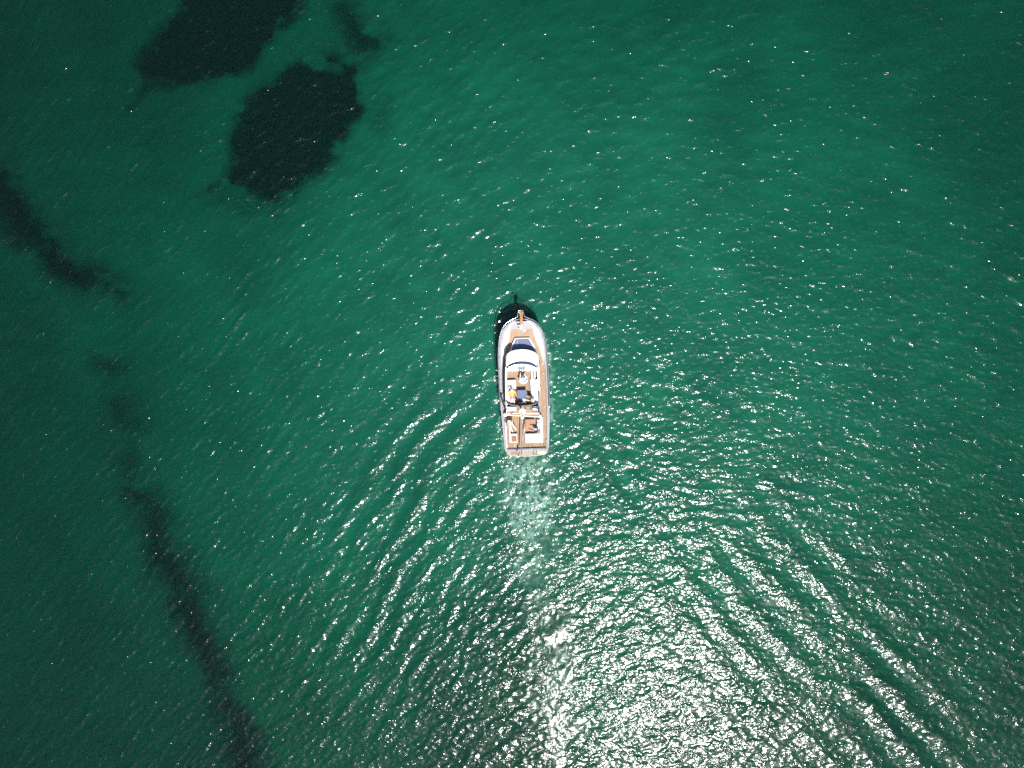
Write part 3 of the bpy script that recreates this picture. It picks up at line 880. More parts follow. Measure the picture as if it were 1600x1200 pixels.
# aft bulkhead: door and windows facing the aft deck
ya = L(818, 646, 2.0).y
for x0, wd, z0, z1, nm in ((-.62, .62, 1.2, 3.0, 'saloon_door'), (-1.25, .5, 2.0, 2.8, 'aft_window'), (.35, .9, 2.0, 2.8, 'aft_window'), (1.2, .55, 2.0, 2.8, 'aft_window')):
    bm = bmesh.new(); bm_box(bm, (x0, ya - .01, (z0 + z1) / 2), (wd, .05, z1 - z0), .015)
    dw = from_bm(nm, bm, M['varnish'] if nm == 'saloon_door' else M['glass'], wheelhouse)
    if nm == 'saloon_door':
        bm = bmesh.new(); bm_box(bm, (x0, ya - .035, 2.45), (wd * .7, .02, .7), .01); from_bm('door_pane', bm, M['glass'], dw)
        bm = bmesh.new(); bm_tube(bm, [(x0 + .24, ya - .07, 1.95), (x0 + .24, ya - .07, 2.15)], .015, 6); from_bm('door_handle', bm, M['steel'], dw)
# flybridge deck slab and white brow
front_arc = [(790.2, 557.5), (792.6, 552.6), (798.3, 548.7), (806, 546.6), (814.7, 545.8), (823, 546.3), (831, 548.2), (837, 551.2), (840.6, 555.5)]
scr_top = [(791.3, 573.5), (795, 569.6), (800.7, 566.8), (807.5, 564.9), (814.7, 564.2), (822, 564.5), (828.7, 565.7), (834.5, 568.3), (838.8, 571.8)]
scr_bot = [(791.4, 577.0), (795.2, 573.6), (800.7, 571.0), (807.5, 569.2), (814.7, 568.6), (822, 569.0), (828.7, 570.3), (834.5, 572.6), (838.8, 575.0)]
slab = front_arc + [(843.0, 580), (843.8, 612), (844.3, 646.5), (791.0, 646.5), (789.7, 612), (789.4, 580)]
bm = bmesh.new(); bm_prism(bm, Lxy(slab, zf + .1)[::-1], zf - .06, zf + .1, .03)
fly = from_bm('flybridge_deck', bm, M['white'], Y)
# brow: lofted from the front arc up to the windscreen base, with crown
bm = bmesh.new()
prev = None
for j in range(7):
    t = j / 6
    row = []
    for a, b in zip(front_arc, scr_top):
        z = zf + .08 + .62 * math.sin(t * math.pi / 2) ** 1.1
        u = a[0] + (b[0] - a[0]) * t; v = a[1] + (b[1] - a[1]) * t
        row.append(bm.verts.new(L(u, v, z)))
    if prev:
        for k in range(len(row) - 1): bm.faces.new((prev[k], prev[k + 1], row[k + 1], row[k]))
    prev = row
brow = from_bm('brow', bm, M['white'], Y, True)
# low raked flybridge windscreen in panes
zs0, zs1 = zf + .70, zf + 1.0
for i in range(8):
    a0, a1 = L(*scr_top[i], zs0), L(*scr_top[i + 1], zs0); b0, b1 = L(*scr_bot[i], zs1), L(*scr_bot[i + 1], zs1)
    vs = [a0, a1, b1, b0] + [p + Vector((0, 0, -.03)) for p in (a0, a1, b1, b0)]
    link_mesh('flybridge_windscreen', vs, [(0, 1, 2, 3), (7, 6, 5, 4), (0, 4, 5, 1), (1, 5, 6, 2), (2, 6, 7, 3), (3, 7, 4, 0)], M['tint'], Y)
tube('windscreen_trim', [L(u, v, zs1 + .01) for u, v in scr_bot], .022, M['steel'], Y, 6)
# dashboard behind it
dash = scr_bot + [(838.8, 579.8), (791.6, 579.8)]
bm = bmesh.new(); bm_prism(bm, Lxy(dash, zf + .68)[::-1], zf + .05, zf + .66, .02)
dsh = from_bm('dashboard', bm, M['white'], Y)
pan = pxbox('instrument_panel', 809.0, 572.5, 821.5, 577.2, zf + .64, zf + .70, M['lgrey'], dsh, .01)
for i in range(6):
    for j in range(2):
        c = L(810.2 + i * 2.02, 573.7 + j * 2.3, zf + .7)
        bm = bmesh.new(); bm_lathe(bm, (c.x, c.y, zf + .70), [(.05, 0), (.05, .012), (.042, .016)], 10)
        from_bm('gauge', bm, M['dark'] if (i + j) % 2 else M['beige'], pan)
for u in (806.5, 825, 828.5, 832):
    c = L(u, 574.8, zf + .68); bm = bmesh.new(); bm_lathe(bm, (c.x, c.y, zf + .66), [(.045, 0), (.045, .03), (.02, .05)], 8)
    from_bm('switch_knob', bm, M['dark'], dsh)
# coaming walls
def wall(name, pts, z0, z1, th, m, parent=Y):
    P = [L(u, v, z1) for u, v in pts]
    bm = bmesh.new(); prev = None
    for i, p in enumerate(P):
        d = (P[min(i + 1, len(P) - 1)] - P[max(i - 1, 0)]); d.z = 0; d.normalize()
        n = Vector((-d.y, d.x, 0)) * th / 2
        vs = [bm.verts.new((p.x + n.x, p.y + n.y, z0)), bm.verts.new((p.x + n.x, p.y + n.y, z1)), bm.verts.new((p.x - n.x, p.y - n.y, z1)), bm.verts.new((p.x - n.x, p.y - n.y, z0))]
        if prev:
            for k in range(4): bm.faces.new((prev[k], prev[(k + 1) % 4], vs[(k + 1) % 4], vs[k]))
        else: bm.faces.new(vs)
        prev = vs
    bm.faces.new(prev[::-1])
    return from_bm(name, bm, m, parent)
zc = zf + .66
wall('coaming', [(790.9, 573.5), (790.6, 590), (790.8, 612), (791.6, 634)], zf + .05, zc, .16, M['white'])
wall('coaming', [(840.2, 573), (841.4, 590), (842.0, 612), (842.4, 634)], zf + .05, zc, .2, M['white'])
# teak sole of the flybridge
bm = bmesh.new(); bm_prism(bm, Lxy([(791.8, 579), (840, 579), (842, 612), (842.6, 645.5), (793, 645.5), (791.8, 612)], zf + .13)[::-1], zf + .08, zf + .125)
from_bm('flybridge_sole', bm, M['teak'], Y)
zs = zf + .125
# settees
def settee(u0, v0, u1, v1, z0, back=None, n=1, horiz=False, cm='cushion'):
    o = pxbox('settee', u0, v0, u1, v1, z0, z0 + .34, M['white'], Y, .02)
    for i in range(n):
        if horiz:
            a, b = u0 + (u1 - u0) * i / n, u0 + (u1 - u0) * (i + 1) / n
            pxbox('seat_cushion', a + .15, v0 + .3, b - .15, v1 - .3, z0 + .335, z0 + .46, M[cm], o, .05)
        else:
            a, b = v0 + (v1 - v0) * i / n, v0 + (v1 - v0) * (i + 1) / n
            pxbox('seat_cushion', u0 + .3, a + .15, u1 - .3, b - .15, z0 + .335, z0 + .46, M[cm], o, .05)
    if back: 
        u0, v0, u1, v1 = back
        pxbox('back_cushion', u0, v0, u1, v1, z0 + .3, z0 + .8, M[cm], o, .06)
    return o
settee(791.9, 593.5, 806.2, 607.2, zs, None, 2)
settee(791.9, 607.4, 803.5, 630.5, zs, None, 3)
settee(829.3, 592.3, 840.0, 629.5, zs, (837.6, 592.6, 840.2, 629), 4)
pxbox('locker', 829.3, 580.2, 836.6, 591.8, zs, zs + .46, M['cream'], Y, .03)
pxbox('aft_bench', 808.5, 628.0, 823.2, 632.2, zs, zs + .42, M['boom'], Y, .04)
# dark curved backrest across the flybridge
arc = [(791.6, 627.5), (793.5, 630.6), (798, 632.4), (805, 633.4), (814, 634.0), (823, 633.7), (831, 632.6), (837, 630.4), (840.8, 627.0)]
wall('curved_backrest', arc, zs + .02, zs + .85, .12, M['dark'])
tube('backrest_roll', [L(u, v, zs + .86) for u, v in arc], .07, M['dark'], Y, 8)
# table
bm = bmesh.new(); bm_pxbox(bm, 808.0, 609.4, 823.0, 625.2, zs + .68, zs + .73, .03)
tbl = from_bm('flybridge_table', bm, M['bluegrey'], Y)
c = L(815.5, 617.2, zs + .7)
bm = bmesh.new(); bm_lathe(bm, (c.x, c.y, zs), [(.22, 0), (.22, .03), (.06, .06), (.05, .62), (.14, .685)], 14)
from_bm('pedestal', bm, M['steel'], tbl, True)
# helm seat and wheel
c = L(817.6, 592.5, zs + .6)
bm = bmesh.new(); bm_lathe(bm, (c.x, c.y, zs), [(.2, 0), (.2, .04), (.07, .08), (.07, .5), (.2, .56)], 14)
helm = from_bm('helm_seat', bm, M['white'], Y, True)
bm = bmesh.new(); bm_lathe(bm, (c.x, c.y, zs + .56), [(.36, 0), (.43, .03), (.44, .09), (.4, .13), (.3, .14)], 24)
from_bm('seat_cushion', bm, M['cushion'], helm, True)
bm = bmesh.new(); bm_tube(bm, [(c.x + .4 * math.cos(a), c.y + .4 * math.sin(a), zs + .88) for a in [R(190 + i * 16) for i in range(11)]], .085, 8)
from_bm('back_cushion', bm, M['cushion'], helm, True)
hc = (c.x, c.y)
w0 = L(815.2, 581.2, zs + .8)
bm = bmesh.new()
bm_tube(bm, [(w0.x + .24 * math.cos(a), w0.y + .24 * math.sin(a) * .55, w0.z + .24 * math.sin(a) * .83) for a in [2 * math.pi * i / 18 for i in range(18)]], .018, 6, True)
for k in range(3):
    a = 2 * math.pi * k / 3 + .5
    bm_tube(bm, [(w0.x, w0.y, w0.z), (w0.x + .24 * math.cos(a), w0.y + .13 * math.sin(a), w0.z + .2 * math.sin(a))], .014, 6)
bm_tube(bm, [(w0.x, w0.y, w0.z), (w0.x, w0.y + .16, w0.z - .1)], .03, 8)
from_bm('steering_wheel', bm, M['steel'], Y, True)
# aft part of the flybridge: lockers, stair opening, rails
pxbox('locker', 792.6, 635.0, 806.6, 642.2, zs, zs + .5, M['white'], Y, .04)
pxbox('locker', 832.2, 634.8, 840.8, 641.0, zs, zs + .5, M['white'], Y, .04)
lad = pxbox('stair_opening', 821.5, 636.2, 831.6, 644.2, zs, zs + .02, M['olive'], Y, .0)  # flat sheet, the dark of the stairwell put into its colour
for v in (637.2, 639.3, 641.6, 643.6):
    pxbox('stair_tread', 821.3, v - .55, 829.5, v + .25, zs + .03, zs + .07, M['cream'], lad, .01)
for u in (821.2, 830.0):
    a, b = L(u, 635.5, zs + .7), L(u, 644.8, zs + .7)
    tube('stair_rail', [(a.x, a.y, zs), a, b, (b.x, b.y, zs)], .025, M['cream'], Y, 6)
bm = bmesh.new()
for v in (641.8, 643.0, 644.2): bm_pxbox(bm, 832.4, v - .35, 841.6, v + .35, zs, zs + .1, .01)
from_bm('rope_rack', bm, M['grey'], Y)
# grey rolled awning along the right coaming
tube('rolled_awning', [L(842.0, 611.5, zc + .08), L(842.4, 628, zc + .08), L(842.8, 644, zc + .08)], [.08, .1, .08], M['grey'], Y, 10)
for s, u in ((-1, 792.0), (1, 842.8)):
    bm = bmesh.new()
    tp = [L(u, 634.5, zs + .75), L(u + .3, 645.5, zs + .75)]
    bm_tube(bm, tp, .022, 6)
    for p in tp: bm_tube(bm, [p, Vector((p.x, p.y, zs))], .02, 6)
    from_bm('flybridge_rail', bm, M['steel'], Y, True)
tube('flybridge_rail', [L(792.2, 645.8, zs + .75), L(812, 646.4, zs + .75)], .022, M['steel'], Y, 6)

# ---- radar arch, mast, dome, boom
za = 5.6
la, ra = L(788.6, 648.6, za), L(845.0, 650.6, za)
bm = bmesh.new()
bm_tube(bm, [(la.x, la.y - .1, 1.0), (la.x, la.y - .05, 3.4), (la.x + .02, la.y, za - .35), (la.x + .14, la.y, za - .08), (la.x + .4, la.y, za), (ra.x - .4, ra.y, za), (ra.x - .14, ra.y, za - .08), (ra.x - .02, ra.y, za - .35), (ra.x, ra.y - .05, 3.4), (ra.x, ra.y - .1, 1.0)],
        [.09, .09, .09, .1, .085, .085, .1, .09, .09, .09], 10)
arch = from_bm('radar_arch', bm, M['cream'], Y, True)
for e, s in ((la, 1), (ra, -1)):
    bm = bmesh.new(); bm_ball(bm, (e.x + s * .06, e.y, za + .02), (.17, .17, .1), 12, 8)
    from_bm('arch_lamp', bm, M['white'], arch, True)
mb = L(817.2, 651.6, za)
bm = bmesh.new(); bm_tube(bm, [(mb.x, mb.y, 1.0), (mb.x, mb.y, 4.9), (mb.x, mb.y + .05, 7.1)], [.1, .09, .05], 10)
mast = from_bm('mast', bm, M['cream'], Y, True)
dm = L(815.8, 642.6, 6.1)
bm = bmesh.new(); bm_lathe(bm, (dm.x, dm.y, 5.85), [(.2, 0), (.3, .02), (.315, .08), (.31, .16), (.26, .23), (.15, .27), (.04, .285)], 24)
from_bm('radar_dome', bm, M['white'], mast, True)
bm = bmesh.new(); bm_box(bm, (dm.x, (dm.y + mb.y) / 2 - .05, 5.8), (.3, abs(dm.y - mb.y) + .2, .06), .02)
from_bm('radar_bracket', bm, M['white'], mast)
tube('antenna', [(mb.x - .12, mb.y, 5.6), (mb.x - .16, mb.y - .1, 7.8)], .012, M['white'], mast, 5)
g0 = L(817.3, 653.5, 3.1); g1 = L(814.7, 710.5, 2.75)
bm = bmesh.new(); bm_tube(bm, [g0, g1], .055, 10)
boom = from_bm('boom', bm, M['boom'], Y, True)
tube('topping_lift', [g1, (mb.x, mb.y, 6.9)], .008, M['steel'], boom, 4)

# ---- aft deck
zd = zdeck(y_tr + 2.0)
# inner white coaming strips beside the aft deck
wall('deck_coaming', [(846.8, 652), (847.2, 692.2)], zd, zd + .38, .16, M['white'])
wall('deck_coaming', [(789.2, 652), (790.6, 675), (792.0, 699)], zd, zd + .52, .1, M['white'])
wall('deck_coaming', [(796.4, 669), (797.3, 692)], zd, zd + .3, .09, M['white'])
# left locker with a brown seat
lk = pxbox('seat_locker', 797.6, 677.6, 808.2, 692.0, zd, zd + .36, M['cream'], Y, .02)
pxbox('seat_cushion', 799.3, 681.6, 807.0, 690.2, zd + .35, zd + .43, M['brown'], lk, .03)
# raised white sun bed
sb = pxbox('sun_bed', 820.6, 676.8, 846.0, 692.0, zd, zd + .40, M['cream'], Y, .03)
for a, b in ((822.6, 830.2), (830.3, 837.6), (837.7, 845.0)):
    pxbox('mattress', a, 677.8, b, 690.8, zd + .39, zd + .5, M['cushion'], sb, .05)
bm = bmesh.new()
for i in range(4): bm_pxbox(bm, 842.2 + i * .55, 681.4, 842.5 + i * .55, 688.0, zd + .5, zd + .515, .0)
from_bm('grille', bm, M['grey'], sb)
# bench along the right side
bn = pxbox('side_bench', 838.6, 654, 846.2, 676.2, zd, zd + .4, M['cream'], Y, .02)
pxbox('seat_cushion', 838.4, 654.6, 843.6, 676.0, zd + .39, zd + .47, M['dark'], bn, .03)
# aft deck table
bm = bmesh.new(); bm_pxbox(bm, 820.6, 655.2, 837.2, 673.2, zd + .66, zd + .71, .02)
at = from_bm('aft_deck_table', bm, M['teak_table'], Y)
for u in (824, 834):
    c = L(u, 664, zd + .6); bm = bmesh.new(); bm_lathe(bm, (c.x, c.y, zd), [(.18, 0), (.18, .03), (.05, .06), (.05, .6), (.12, .655)], 12)
    from_bm('pedestal', bm, M['steel'], at, True)
tube('table_rail', [L(819.6, 662.0, zd + .72), L(819.9, 676.2, zd + .72)], .035, M['cream'], at, 6)
# left side seat and an olive roll added for the shadow of arch and house
ls = pxbox('side_bench', 792.6, 652.5, 801.0, 668.0, zd, zd + .38, M['cream'], Y, .02)
pxbox('seat_cushion', 793.6, 653, 800.8, 667.6, zd + .37, zd + .45, M['brown'], ls, .03)
tube('shade_roll', [L(790.9, 652.5, zd + .55), L(791.6, 657.5, zd + .55), L(792.6, 664.5, zd + .5)], [.12, .2, .1], M['olive'], Y, 10)
# transom bulwark and swim platform
c0 = L(789.4, 701.5, 1.45); c1 = L(856.6, 701.0, 1.45)
bm = bmesh.new(); bm_box(bm, (0, y_tr + .02, (zd + 1.33) / 2), (2 * beam(y_tr) - .06, .09, 1.33 - zd), .01)
tw = from_bm('transom', bm, M['white'], Y)
bm = bmesh.new(); bm_box(bm, (0, y_tr - .05, 1.36), (2 * beam(y_tr) + .02, .26, .06), .02)
from_bm('transom_cap', bm, M['grey'], Y)
bw_ = beam(y_tr)
yp = L(822, 712.6, .5).y
outl = [(-bw_ * .98, y_tr), (-bw_ * .97, yp + .34), (-bw_ * .8, yp + .12), (-bw_ * .4, yp + .02), (0, yp), (bw_ * .4, yp + .02), (bw_ * .8, yp + .12), (bw_ * .97, yp + .34), (bw_ * .98, y_tr)]
bm = bmesh.new(); bm_prism(bm, outl, .3, .42, .02)
plat = from_bm('swim_platform', bm, M['beige'], Y)
n = 11
for i in range(n):
    x0 = -bw_ * .92 + i * (bw_ * 1.84 / n)
    bm = bmesh.new(); bm_box(bm, (x0 + bw_ * .92 / n, (y_tr - .12 + yp + .2) / 2, .425), (bw_ * 1.84 / n - .03, (y_tr - .12) - (yp + .2), .03), .006)
    from_bm('platform_board', bm, M['pink'] if i in (1, 2) else M['beige'], plat)
tube('platform_edge', [(x, y - .01, .43) for x, y in outl[1:-1]], .035, M['cream'], plat, 6)
# ladder, flagstaff with a furled dark flag, davit arms on the platform
bm = bmesh.new()
for u in (833.0, 837.5): bm_tube(bm, [L(u, 701, 1.55), L(u + .8, 706.5, .95), L(u + 1.2, 711.5, .5)], .02, 6)
for k in range(4):
    t = .15 + k * .24
    bm_tube(bm, [L(833, 701, 1.55).lerp(L(834.2, 711.5, .5), t), L(837.5, 701, 1.55).lerp(L(838.7, 711.5, .5), t)], .018, 6)
from_bm('boarding_ladder', bm, M['steel'], Y, True)
for u in (795, 803, 827, 846, 851):
    bm = bmesh.new(); bm_tube(bm, [L(u, 700.8, 1.55), L(u, 701.4, 2.15), L(u + 6, 701.4, 2.15), L(u + 6, 700.8, 1.55)], .02, 6)
    from_bm('stern_rail', bm, M['steel'], Y, True)
f0 = L(812.4, 702, 1.55)
bm = bmesh.new(); bm_tube(bm, [f0, f0 + Vector((-.05, -.35, 1.3))], .018, 6)
fs = from_bm('flagstaff', bm, M['varnish'], Y, True)
vs, fc = [], []
for i in range(9):
    for j in range(5):
        t = i / 8
        p = f0 + Vector((-.05 * t, -.35 * t, 1.3 * t)) * (.45 + .5 * t) if False else f0 + Vector((0.12 * math.sin(j * 1.7 + i * .4) * j / 4 - .25 * j / 4, -.08 - .25 * (.35 + .06 * i) - .40 * j / 4, .55 + .075 * i - .16 * j / 4))
        vs.append(p)
for i in range(8):
    for j in range(4):
        a = i * 5 + j; fc.append((a, a + 1, a + 6, a + 5))
fl = link_mesh('flag', vs, fc, M['dark'], fs, True)
md = fl.modifiers.new('thickness', 'SOLIDIFY'); md.thickness = .008
# deck fittings on the right side deck
for u, v in ((847.2, 568), (849, 583), (850.6, 635)):
    z = zdeck(L(u, v, 1.2).y); c = L(u, v, z); bm = bmesh.new(); bm_lathe(bm, (c.x, c.y, z), [(.06, 0), (.06, .02), (.03, .03)], 10)
    from_bm('filler_cap', bm, M['steel'], Y)
pxbox('boarding_gate', 785.8, 644.5, 790.0, 648.5, 1.0, 1.75, M['pink'], Y, .03)

# ------------------------------------------------------------------ loose things aboard
def in_world(o):
    """keep a boat-frame object top-level but riding on the yacht"""
    o.matrix_basis = Matrix.Translation((OX, OY, 0)) @ Matrix.Rotation(HEAD, 4, 'Z') @ o.matrix_basis
    return o
# folded red and white towel on the locker
c, sx, sy = px_rect(829.8, 580.8, 836.2, 591.2, zs + .47)
tw_root = bpy.data.objects.new('beach_towel', None); COL.objects.link(tw_root); tw_root.location = (c.x, c.y, zs + .465); in_world(tw_root)
tag(tw_root, 'red and white striped towel on the locker beside the helm', 'towel')
for i, (f0_, f1_, mm) in enumerate(((-.5, -.22, 'cushion'), (-.22, .02, 'cream'), (.02, .34, 'red'), (.34, .5, 'cushion'))):
    vs, fc = [], []
    for j in range(13):
        for k in range(2):
            vs.append(((f0_ if k == 0 else f1_) * sx, (j / 12 - .5) * sy, .02 + .012 * math.sin(j * 1.3 + i)))
    for j in range(12):
        fc.append((2 * j, 2 * j + 1, 2 * j + 3, 2 * j + 2))
    s_ = link_mesh('stripe', vs, fc, M[mm], tw_root)
    md = s_.modifiers.new('thickness', 'SOLIDIFY'); md.thickness = .02
# white sun hat on the flybridge table
c = L(819.4, 624.0, zs + .74)
bm = bmesh.new(); bm_lathe(bm, (0, 0, 0), [(.2, 0.0), (.21, .012), (.12, .025), (.105, .09), (.07, .115), (.02, .12)], 20)
hat = from_bm('sun_hat', bm, simple('white_straw', (.72, .7, .76), .8, var=.1, scale=20), None, True)
hat.location = (c.x, c.y, zs + .732); in_world(hat); tag(hat, 'white sun hat lying on the blue grey flybridge table', 'hat')
# round white fenders / pillows on the aft bench
for (u, v, r, lab) in ((841.3, 657.9, .12, 'small round white pillow on the aft bench, nearest the radar arch'),
                       (841.5, 663.2, .18, 'round white pillow on the aft bench, middle of three'),
                       (840.4, 668.0, .17, 'round white pillow on the aft bench, nearest the white sun bed')):
    c = L(u, v, zd + .6); bm = bmesh.new(); bm_ball(bm, (0, 0, 0), (r, r * 1.1, r * .55), 14, 9)
    o = from_bm('pillow', bm, M['cushion'], None, True); o.location = (c.x, c.y, zd + .47 + r * .5); in_world(o)
    tag(o, lab, 'pillow', 'white pillows on the aft bench')
# folded white cloth on the settee beside the reclining guest
c = L(793.9, 604.6, zs + .5); bm = bmesh.new(); bm_box(bm, (0, 0, 0), (.22, .3, .08), .03, .3); bm_box(bm, (.16, .1, .0), (.2, .2, .07), .03, -.4)
o = from_bm('grey_bag', bm, M['grey'], None); o.location = (c.x, c.y, zs + .50); in_world(o); tag(o, 'crumpled grey bag on the white settee behind the yellow shirt', 'bag')

# pale tarpaulin bundled on the swim platform
c = L(846.0, 706.6, .5)
vs, fc = [], []
nxx, nyy = 15, 8
for j in range(nyy):
    for i in range(nxx):
        a, b = i / (nxx - 1) * 2 - 1, j / (nyy - 1) * 2 - 1
        e = max(0, 1 - (abs(a) ** 3 + abs(b) ** 3) * .5)
        vs.append((a * .46 + .05 * math.sin(j * 2.1 + i), b * .2 + .04 * math.sin(i * 1.9), .01 + e * (.07 + .05 * math.sin(i * 1.7 + j * 2.3) + .03 * math.sin(i * 3.1 - j))))
for j in range(nyy - 1):
    for i in range(nxx - 1):
        k = j * nxx + i; fc.append((k, k + 1, k + nxx + 1, k + nxx))
o = link_mesh('tarpaulin', vs, fc, simple('pale_canvas', (.5, .45, .36), .85, var=.2, scale=8), None, True)
o.modifiers.new('thickness', 'SOLIDIFY').thickness = .01
o.location = (c.x, c.y, .445); in_world(o); tag(o, 'crumpled pale canvas bundle at the right end of the swim platform', 'tarpaulin')
def rope_coil(u, v, z, r, m, lab):
    c = L(u, v, z); pts = []
    for i in range(64):
        a = i / 63 * 4 * 2 * math.pi
        pts.append((math.cos(a) * (r - .012 * a / 6.28), math.sin(a) * (r - .012 * a / 6.28), .02 + .016 * a / 6.28))
    bm = bmesh.new(); bm_tube(bm, pts, .018, 6)
    o = from_bm('rope_coil', bm, m, None, True); o.location = (c.x, c.y, z); in_world(o); tag(o, lab, 'rope', 'coiled ropes aboard the yacht')
rope_coil(799.4, 644.0, zs, .17, M['brown'], 'coiled brown rope on the flybridge deck just ahead of the arch')
rope_coil(805.5, 696.0, zd + .005, .2, M['cream'], 'coiled cream rope on the aft deck by the transom')
# ------------------------------------------------------------------ people
SKIN = simple('skin', (.52, .28, .19), .55, var=.06, scale=10)
SKIN2 = simple('fair_skin', (.62, .37, .27), .55, var=.06, scale=10)
def skinned(name, nodes, edges, m, parent, sub=1):
    """nodes: list of (co, radius); grown into one continuous surface"""
    me = bpy.data.meshes.new('tmp'); me.from_pydata([tuple(n[0]) for n in nodes], edges, []); me.update()
    ob = bpy.data.objects.new('tmp', me); COL.objects.link(ob)
    ob.modifiers.new('skin', 'SKIN').use_smooth_shade = True
    sv = me.skin_vertices[0].data
    for i, n in enumerate(nodes):
        r = n[1]
        sv[i].radius = (r, r) if not isinstance(r, tuple) else r
        sv[i].use_root = i == 0
    if sub:
        s = ob.modifiers.new('sub', 'SUBSURF'); s.levels = sub; s.render_levels = sub
    dg = bpy.context.evaluated_depsgraph_get()
    res = bpy.data.meshes.new_from_object(ob.evaluated_get(dg))
    bpy.data.objects.remove(ob); bpy.data.meshes.remove(me)
    res.materials.clear(); res.materials.append(m)
    res.polygons.foreach_set('use_smooth', [True] * len(res.polygons)); res.name = name
    o = bpy.data.objects.new(name, res); COL.objects.link(o); o.parent = parent
    return o
PS = 1.18
def person(label, loc, face, lean, legs, arms, skin, shirt, pants, hair=None, cap=None, shorts=False, sleeves=.5, nod=0.0, shoes=None, knee_out=.1):
    """seated or reclining figure. local frame: +Y is where the person faces, z = 0 is the seat"""
    root = bpy.data.objects.new('person', None); COL.objects.link(root)
    root.location = loc; root.rotation_euler = (0, 0, face); root.scale = (PS, PS, PS); in_world(root)
    tag(root, label, 'person', 'people aboard the yacht')
    t = Vector((0, -math.sin(lean), math.cos(lean)))
    P = Vector((0, 0, .12))
    f = Vector((0, math.cos(lean), math.sin(lean)))
    belly, chest, neck = P + t * .2, P + t * .4, P + t * .53
    hl = lean * .55 - nod
    ht = Vector((0, -math.sin(hl), math.cos(hl))); hf = Vector((0, math.cos(hl), math.sin(hl)))
    chin, head, crown = neck + ht * .07 + hf * .02, neck + ht * .16 + hf * .03, neck + ht * .235 + hf * .02
    N, E = [], []
    def add(co, r, link=None):
        N.append((co, r)); i = len(N) - 1
        if link is not None: E.append((link, i))
        return i
    ip = add(P, (.15, .12)); ib = add(belly, (.14, .11), ip); ic = add(chest, (.155, .115), ib); inn = add(neck, .055, ic)
    ik = add(chin, .068, inn); ih = add(head, .088, ik); iw = add(crown, .075, ih)
    add(head + hf * .1 - ht * .01, .014, ih)                              # nose
    for s in (-1, 1): add(head + Vector((s * .088, 0, 0)) - ht * .005, .016, ih)   # ears
    J = {}
    for s in (-1, 1):
        sh = chest + t * .06 + Vector((s * .19, 0, 0))
        el, wr = arms[s]
        el = sh + Vector((s * el[0], el[1], el[2])); wr = el + Vector((s * wr[0], wr[1], wr[2]))
        i1 = add(sh, .058, ic); i2 = add(el, .042, i1); i3 = add(wr, .03, i2)
        d = (wr - el).normalized(); side = d.cross(Vector((0, 0, 1))); side = side.normalized() if side.length > .1 else Vector((1, 0, 0))
        dn = Vector((0, 0, -1))
        ipm = add(wr + d * .07, (.036, .022), i3)
        for k, (o_, ln) in enumerate(((-.027, .07), (-.009, .082), (.009, .078), (.027, .06))):
            b = wr + d * .1 + side * o_
            g1 = add(b, .0095, ipm); g2 = add(b + d * ln * .55 + dn * .012, .0085, g1); add(b + d * ln * .85 + dn * .035, .007, g2)
        tb = wr + d * .045 - side * s * .035
        g1 = add(tb, .011, i3); add(tb + d * .04 - side * s * .018 + dn * .012, .009, g1)
        hp = P + Vector((s * .095, .02, -.01))
        kn, an = legs[s] if isinstance(legs, dict) else legs
        kn = hp + Vector((s * (kn[0] + knee_out * .4), kn[1], kn[2])); an = kn + Vector((s * an[0], an[1], an[2]))
        j1 = add(hp, .09, ip); j2 = add(hp.lerp(kn, .5), .078, j1); j3 = add(kn, .058, j2); j4 = add(kn.lerp(an, .4), .053, j3); j5 = add(an, .036, j4)
        fd = Vector((0, 1, 0)) if an.z < kn.z - .2 else Vector((0, .5, .8))
        j6 = add(an + fd * .1 - Vector((0, 0, .03)), .036, j5); add(an + fd * .18 - Vector((0, 0, .035)), .026, j6)
        J[s] = (sh, el, wr, hp, kn, an, fd)
    body = skinned('body', N, E, skin, root, 1)
    # shirt
    N, E = [], []
    a0 = add(P + t * .02, (.165, .135)); a1 = add(belly, (.158, .128), a0); a2 = add(chest, (.172, .132), a1); add(neck - t * .035, .07, a2)
    for s in (-1, 1):
        sh, el, wr = J[s][:3]
        b1 = add(sh, .074, a2); b2 = add(sh.lerp(el, .6), .066, b1)
        if sleeves > .6: b3 = add(el, .058, b2); add(el.lerp(wr, .8), .046, b3)
        else: add(sh.lerp(el, .75), .064, b2)
    skinned('shirt', N, E, shirt, root, 1)
    N, E = [], []
    a0 = add(P + t * .03, (.162, .132))
    for s in (-1, 1):
        sh, el, wr, hp, kn, an, fd = J[s]
        b1 = add(hp, .106, a0); b2 = add(hp.lerp(kn, .5), .094, b1)
        if shorts: add(hp.lerp(kn, .8), .086, b2)
        else: b3 = add(kn, .074, b2); b4 = add(kn.lerp(an, .5), .066, b3); add(kn.lerp(an, .92), .055, b4)
    skinned('shorts' if shorts else 'trousers', N, E, pants, root, 1)
    rot = Matrix.Rotation(hl, 4, 'X')
    if hair:
        bm = bmesh.new(); bm_ball(bm, (0, 0, 0), (.104, .115, .115), 16, 12, -.15)
        o = from_bm('hair', bm, hair, root, True); o.matrix_local = Matrix.Translation(head + ht * .03 - hf * .018) @ rot
